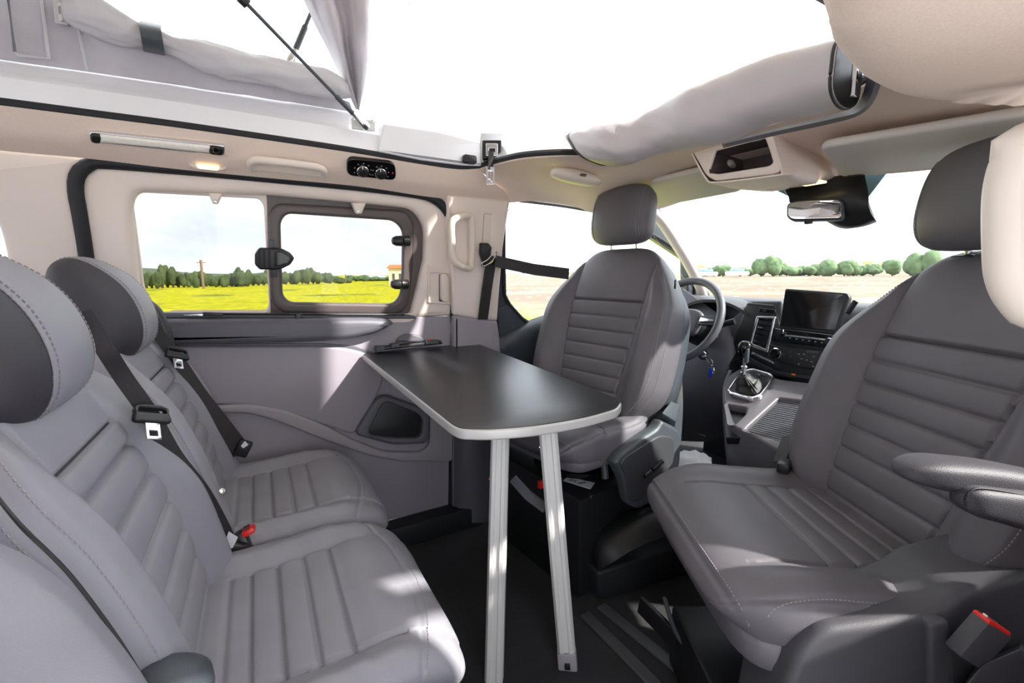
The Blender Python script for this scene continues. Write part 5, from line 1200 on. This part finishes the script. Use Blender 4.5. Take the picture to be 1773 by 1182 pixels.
# ================================================================== OUTSIDE
def gz(x, y): return -.58 + .0125 * x - .0005 * y
gm = bpy.data.materials.new('flowering_field'); gm.use_nodes = True; t = gm.node_tree; b = t.nodes['Principled BSDF']; b.inputs['Roughness'].default_value = .95; b.inputs['Specular IOR Level'].default_value = .1
def nn(ty, **k):
    n = t.nodes.new(ty)
    for a, v in k.items(): setattr(n, a, v)
    return n
tcn = nn('ShaderNodeTexCoord'); sp = nn('ShaderNodeSeparateXYZ'); t.links.new(tcn.outputs['Object'], sp.inputs[0])
n1 = nn('ShaderNodeTexNoise'); n1.inputs['Scale'].default_value = .16; n1.inputs['Detail'].default_value = 6; t.links.new(tcn.outputs['Object'], n1.inputs['Vector'])
n2_ = nn('ShaderNodeTexNoise'); n2_.inputs['Scale'].default_value = 2.2; n2_.inputs['Detail'].default_value = 4; t.links.new(tcn.outputs['Object'], n2_.inputs['Vector'])
def mixc(fac, A, B):
    m = nn('ShaderNodeMix', data_type='RGBA'); t.links.new(fac, m.inputs['Factor'])
    for s, v in (('A', A), ('B', B)):
        if isinstance(v, tuple): m.inputs[s].default_value = v
        else: t.links.new(v, m.inputs[s])
    return m.outputs['Result']
def ramp(src, a, b_):
    r = nn('ShaderNodeMapRange', interpolation_type='SMOOTHSTEP'); r.inputs['From Min'].default_value = a; r.inputs['From Max'].default_value = b_; t.links.new(src, r.inputs['Value']); return r.outputs[0]
yel = mixc(ramp(n2_.outputs['Fac'], .40, .62), srgb(166, 162, 16), srgb(200, 194, 24))
yel = mixc(ramp(n1.outputs['Fac'], .55, .68), yel, srgb(112, 120, 44))
wf = nn('ShaderNodeTexVoronoi'); wf.inputs['Scale'].default_value = .8; t.links.new(tcn.outputs['Object'], wf.inputs['Vector'])
wf2 = ramp(wf.outputs['Distance'], .16, .10)
# white daisies only toward the front right part of the yellow field
bare = mixc(ramp(n1.outputs['Fac'], .42, .6), srgb(122, 106, 94), srgb(142, 127, 110))
bare = mixc(ramp(n2_.outputs['Fac'], .56, .70), bare, srgb(108, 114, 76))
# boundary between the yellow meadow and the bare field: a line running out from the car
mm = nn('ShaderNodeMath', operation='MULTIPLY_ADD'); mm.inputs[1].default_value = -.36; t.links.new(sp.outputs['Y'], mm.inputs[0]); t.links.new(sp.outputs['X'], mm.inputs[2])
edge = ramp(mm.outputs[0], 1.5, 5)
fin = mixc(edge, yel, bare)
dz_ = nn('ShaderNodeMath', operation='MULTIPLY_ADD'); dz_.inputs[1].default_value = -.10; t.links.new(sp.outputs['Y'], dz_.inputs[0]); t.links.new(sp.outputs['X'], dz_.inputs[2])
dz = nn('ShaderNodeMath', operation='MULTIPLY'); t.links.new(ramp(dz_.outputs[0], -2, 2), dz.inputs[0]); t.links.new(wf2, dz.inputs[1])
fin = mixc(dz.outputs[0], fin, srgb(235, 235, 225))
ad = nn('ShaderNodeMath', operation='ADD'); t.links.new(sp.outputs['X'], ad.inputs[0]); t.links.new(sp.outputs['Y'], ad.inputs[1])
fin = mixc(ramp(ad.outputs[0], 4.0, 6.5), mixc(n2_.outputs['Fac'], srgb(172, 172, 170), srgb(190, 190, 188)), fin)  # unseen ground beside the car, made neutral grey to limit yellow bounce
t.links.new(fin, b.inputs['Base Color'])
rows = []
for i in range(41):
    r_ = 420 * (i / 40) ** 2.2; rows.append([V((r_ * math.cos(a), r_ * math.sin(a), gz(r_ * math.cos(a), r_ * math.sin(a)) + .15 * noise.noise(V((r_ * math.cos(a) * .1, r_ * math.sin(a) * .1, 0))) * min(1, r_ / 30))) for a in [2 * pi * k / 96 for k in range(96)]])
g = grid_obj('ground', rows, gm, closed=True, ang=None); struct(g)
def spot(px, D):
    r = ray(px, 475); h = math.hypot(r.x, r.y); x, y = r.x / h * D, r.y / h * D; return V((x, y, gz(x, y)))
def topz(px, py, D):
    r = ray(px, py); return CAMP.z + r.z / math.hypot(r.x, r.y) * D
def crown(mb, c, rx, rz, seed, lobes=5):
    rng = random.Random(seed)
    for k in range(lobes):
        b = bmesh.new(); bmesh.ops.create_icosphere(b, subdivisions=3, radius=1)
        o = V((rng.uniform(-.5, .5) * rx, rng.uniform(-.5, .5) * rx, rng.uniform(-.35, .4) * rz)) if k else V((0, 0, 0)); s_ = rng.uniform(.5, .75) if k else .8
        for v in b.verts:
            n = v.co.normalized(); d = 1 + .22 * noise.noise(n * 2.3 + V((seed, k, 0))) + .16 * noise.noise(n * 7 + V((seed, k, 3)))
            v.co = V((n.x * rx * s_ * d, n.y * rx * s_ * d, n.z * rz * s_ * d)) + o + c
        mb.add(b)
def tree(px, top, D, wpx, m, label, grp, seed):
    p = spot(px, D); z1 = topz(px, top, D); h = z1 - p.z; rx = abs((spot(px + wpx / 2, D) - spot(px - wpx / 2, D)).length) / 2 * 1.1
    o = thing('tree', p, label, 'tree', grp)
    mb = MB(); mb.tube([p + V((0, 0, -.3)), p + V((.1, .1, h * .5))], lambda t: .16 * (1 - .5 * t), 8); mb.obj('trunk', M_TRUNK, o)
    mb = MB(); crown(mb, p + V((0, 0, h * .52)), rx, h * .56, seed); mb.obj('crown', m, o, ang=None)
LH = 'dark green bushy tree in the hedgerow beyond the yellow field'
s_ = 10
for i in range(27):
    px = 232 + i * 9.3; s_ += 1; rnd = random.Random(s_)
    top = 471 + 4 * math.sin(i * .9) - (6 if 5 <= i <= 8 else 0) + rnd.uniform(-2, 2) + (3 if i > 12 and i < 19 else 0)
    tree(px, top, 72 + rnd.uniform(-3, 5), 16, M_TREE, LH, 'hedgerow trees', s_)
for i in range(13):
    px = 484 + i * 9.6; s_ += 1; rnd = random.Random(s_)
    tree(px, [468, 470, 472, 468, 466, 463, 466, 470, 473, 474, 478, 480, 481][i], 80 + rnd.uniform(-4, 8), 15, M_TREE, 'loose green bush seen low through the hinged window', 'bushes beyond the hinged window', s_)
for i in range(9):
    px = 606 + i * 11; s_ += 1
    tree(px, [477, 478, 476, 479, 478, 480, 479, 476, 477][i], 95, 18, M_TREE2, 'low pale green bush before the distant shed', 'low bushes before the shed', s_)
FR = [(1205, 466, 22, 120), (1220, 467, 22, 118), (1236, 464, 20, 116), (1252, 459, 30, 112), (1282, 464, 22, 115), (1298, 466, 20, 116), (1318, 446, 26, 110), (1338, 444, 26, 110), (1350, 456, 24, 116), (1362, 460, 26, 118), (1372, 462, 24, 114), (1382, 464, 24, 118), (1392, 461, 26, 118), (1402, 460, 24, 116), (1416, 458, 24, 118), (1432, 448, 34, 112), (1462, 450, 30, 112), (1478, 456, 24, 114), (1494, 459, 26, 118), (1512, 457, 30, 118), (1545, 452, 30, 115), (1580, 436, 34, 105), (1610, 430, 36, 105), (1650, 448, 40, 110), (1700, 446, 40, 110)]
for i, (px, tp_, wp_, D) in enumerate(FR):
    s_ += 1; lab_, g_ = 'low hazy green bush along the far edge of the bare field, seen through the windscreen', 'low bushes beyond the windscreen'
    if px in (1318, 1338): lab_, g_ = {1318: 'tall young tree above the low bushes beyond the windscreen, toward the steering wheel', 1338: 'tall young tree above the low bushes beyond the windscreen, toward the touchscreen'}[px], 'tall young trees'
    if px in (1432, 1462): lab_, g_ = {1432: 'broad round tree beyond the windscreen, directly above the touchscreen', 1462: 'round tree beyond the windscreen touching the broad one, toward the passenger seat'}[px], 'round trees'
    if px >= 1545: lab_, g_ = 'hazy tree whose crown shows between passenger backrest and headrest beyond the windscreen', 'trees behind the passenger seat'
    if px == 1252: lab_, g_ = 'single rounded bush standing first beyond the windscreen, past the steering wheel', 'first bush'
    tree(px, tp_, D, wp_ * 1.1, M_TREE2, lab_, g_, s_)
# utility post in the field, thin post further right
for px, top, D, r_, lab in ((350, 450, 64, .13, 'pale wooden utility post rising in the yellow field'), (598, 474, 74, .06, 'thin pale post among the bushes beyond the hinged window')):
    p = spot(px, D); z1 = topz(px, top, D); o = thing('utility_pole', p, lab, 'post'); MB().tube([p + V((0, 0, -.3)), V((p.x, p.y, z1))], r_, 10).obj('pole_shaft', M_POST, o)
    if D == 64: MB().box((p.x, p.y, z1 - .3), (.9, .12, .10), Matrix.Rotation(-.3, 3, 'Z')).obj('crossbar', M_ROOF, o)
def house(px0, px1, top, eave, D, wall, roof, label, cat='house'):
    a, b = spot(px0, D), spot(px1, D); z1 = topz((px0 + px1) / 2, top, D); z0 = topz((px0 + px1) / 2, eave, D); d = (b - a); d.z = 0; L = d.length; u = d.normalized(); v = V((-u.y, u.x, 0)); W = L * .7; gz0 = min(a.z, b.z) - .4
    if v.dot(a) < 0: v = -v
    o = thing('house', a, label, cat)
    mb = MB(); P4 = [V((a.x, a.y, gz0)), V((b.x, b.y, gz0)), V((b.x, b.y, gz0)) + v * W, V((a.x, a.y, gz0)) + v * W]; mb.hexa(P4 + [V((p.x, p.y, z0)) for p in P4]); mb.obj('wall', wall, o)
    e = [V((p.x, p.y, z0)) for p in P4]; e = [e[0] - u * .3 - v * .3, e[1] + u * .3 - v * .3, e[2] + u * .3 + v * .3, e[3] - u * .3 + v * .3]; R1 = (e[0] + e[3]) / 2 + u * L * .2; R2 = (e[1] + e[2]) / 2 - u * L * .2; R1.z = R2.z = z1
    mb = MB(); vs = [mb.bm.verts.new(p) for p in e + [R1, R2]]
    for f in ((0, 1, 5, 4), (2, 3, 4, 5), (1, 2, 5), (3, 0, 4), (3, 2, 1, 0)): mb.bm.faces.new([vs[i] for i in f])
    mb.obj('roof', roof, o)
    for k in (.25, .6):
        c = a.lerp(b, k) - v * .02; c.z = (z0 + max(a.z, b.z)) / 2; MB().box(c, (L * .12, .08, (z0 - a.z) * .35), Matrix.Rotation(math.atan2(u.y, u.x), 3, 'Z')).obj('window', M_GRYD, o)
house(673, 706, 458, 464, 60, M_RENDER, M_ROOF, 'cream house with an orange roof partly hidden behind the hinged window frame')
house(632, 672, 477, 480, 150, M_SHED, M_WHT, 'pale blue industrial shed on the horizon through the hinged window', 'shed')
for px, w_, tp_, D in ((1206, 12, 458, 190), (1300, 10, 461, 190), (1395, 14, 460, 190), (1412, 12, 457, 200), (1492, 16, 452, 180), (1520, 14, 455, 190), (900, 24, 462, 170), (938, 18, 460, 170)):
    house(px, px + w_, tp_, tp_ + 4, D, M_RENDER, M_ROOF, {1206: 'tiny pale house left of the tree line through the windscreen', 1300: 'tiny pale house between bush and tall young trees beyond the windscreen', 1395: 'tiny pale house behind the low bushes beyond the windscreen', 1412: 'tiny pale house touching the round trees beyond the windscreen', 1492: 'small pale house right of the round trees beyond the windscreen', 1520: 'small pale house next to the passenger backrest beyond the windscreen', 900: 'faint pale house seen through the driver door window by the belt', 938: 'faint pale house seen through the middle of the driver door window'}[px])
for (px, top, D) in ((1222, 470, 98), (1276, 471, 102)):
    p = spot(px, D); o = thing('parked_car', p, ['pale car parked before the bushes beyond the windscreen, toward the steering wheel', 'pale van parked right after the first rounded bush beyond the windscreen'][int(px > 1260)], 'car')
    MB().box(p + V((0, 0, .75)), (4.2, 1.8, .8), Matrix.Rotation(-.5, 3, 'Z'), bev=.2).obj('car_body', M_WHT, o); MB().box(p + V((0, 0, 1.35)), (2.3, 1.6, .6), Matrix.Rotation(-.5, 3, 'Z'), bev=.2).obj('cabin', M_GRT, o)
# low hills on the horizon
def hill(pts, D, m):
    top = [V((spot(px, D).x, spot(px, D).y, topz(px, py, D))) for px, py in pts]; bot = [V((p.x * .8, p.y * .8, gz(p.x, p.y) - 4)) for p in top]; bk = [V((p.x * 1.25, p.y * 1.25, p.z - 12)) for p in top]
    struct(loft('hills', [bot, [a.lerp(b, .7) + V((0, 0, .5)) for a, b in zip(bot, top)], top, bk], 90, 10, m))
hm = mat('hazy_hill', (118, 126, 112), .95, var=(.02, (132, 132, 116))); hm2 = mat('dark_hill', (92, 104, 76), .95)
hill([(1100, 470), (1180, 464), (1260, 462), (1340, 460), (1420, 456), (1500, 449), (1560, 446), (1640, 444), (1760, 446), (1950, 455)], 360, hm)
hill([(-300, 470), (100, 468), (240, 464), (280, 466), (330, 472), (420, 474), (470, 471), (540, 476), (640, 479), (760, 478), (900, 474), (1000, 471)], 300, hm2)
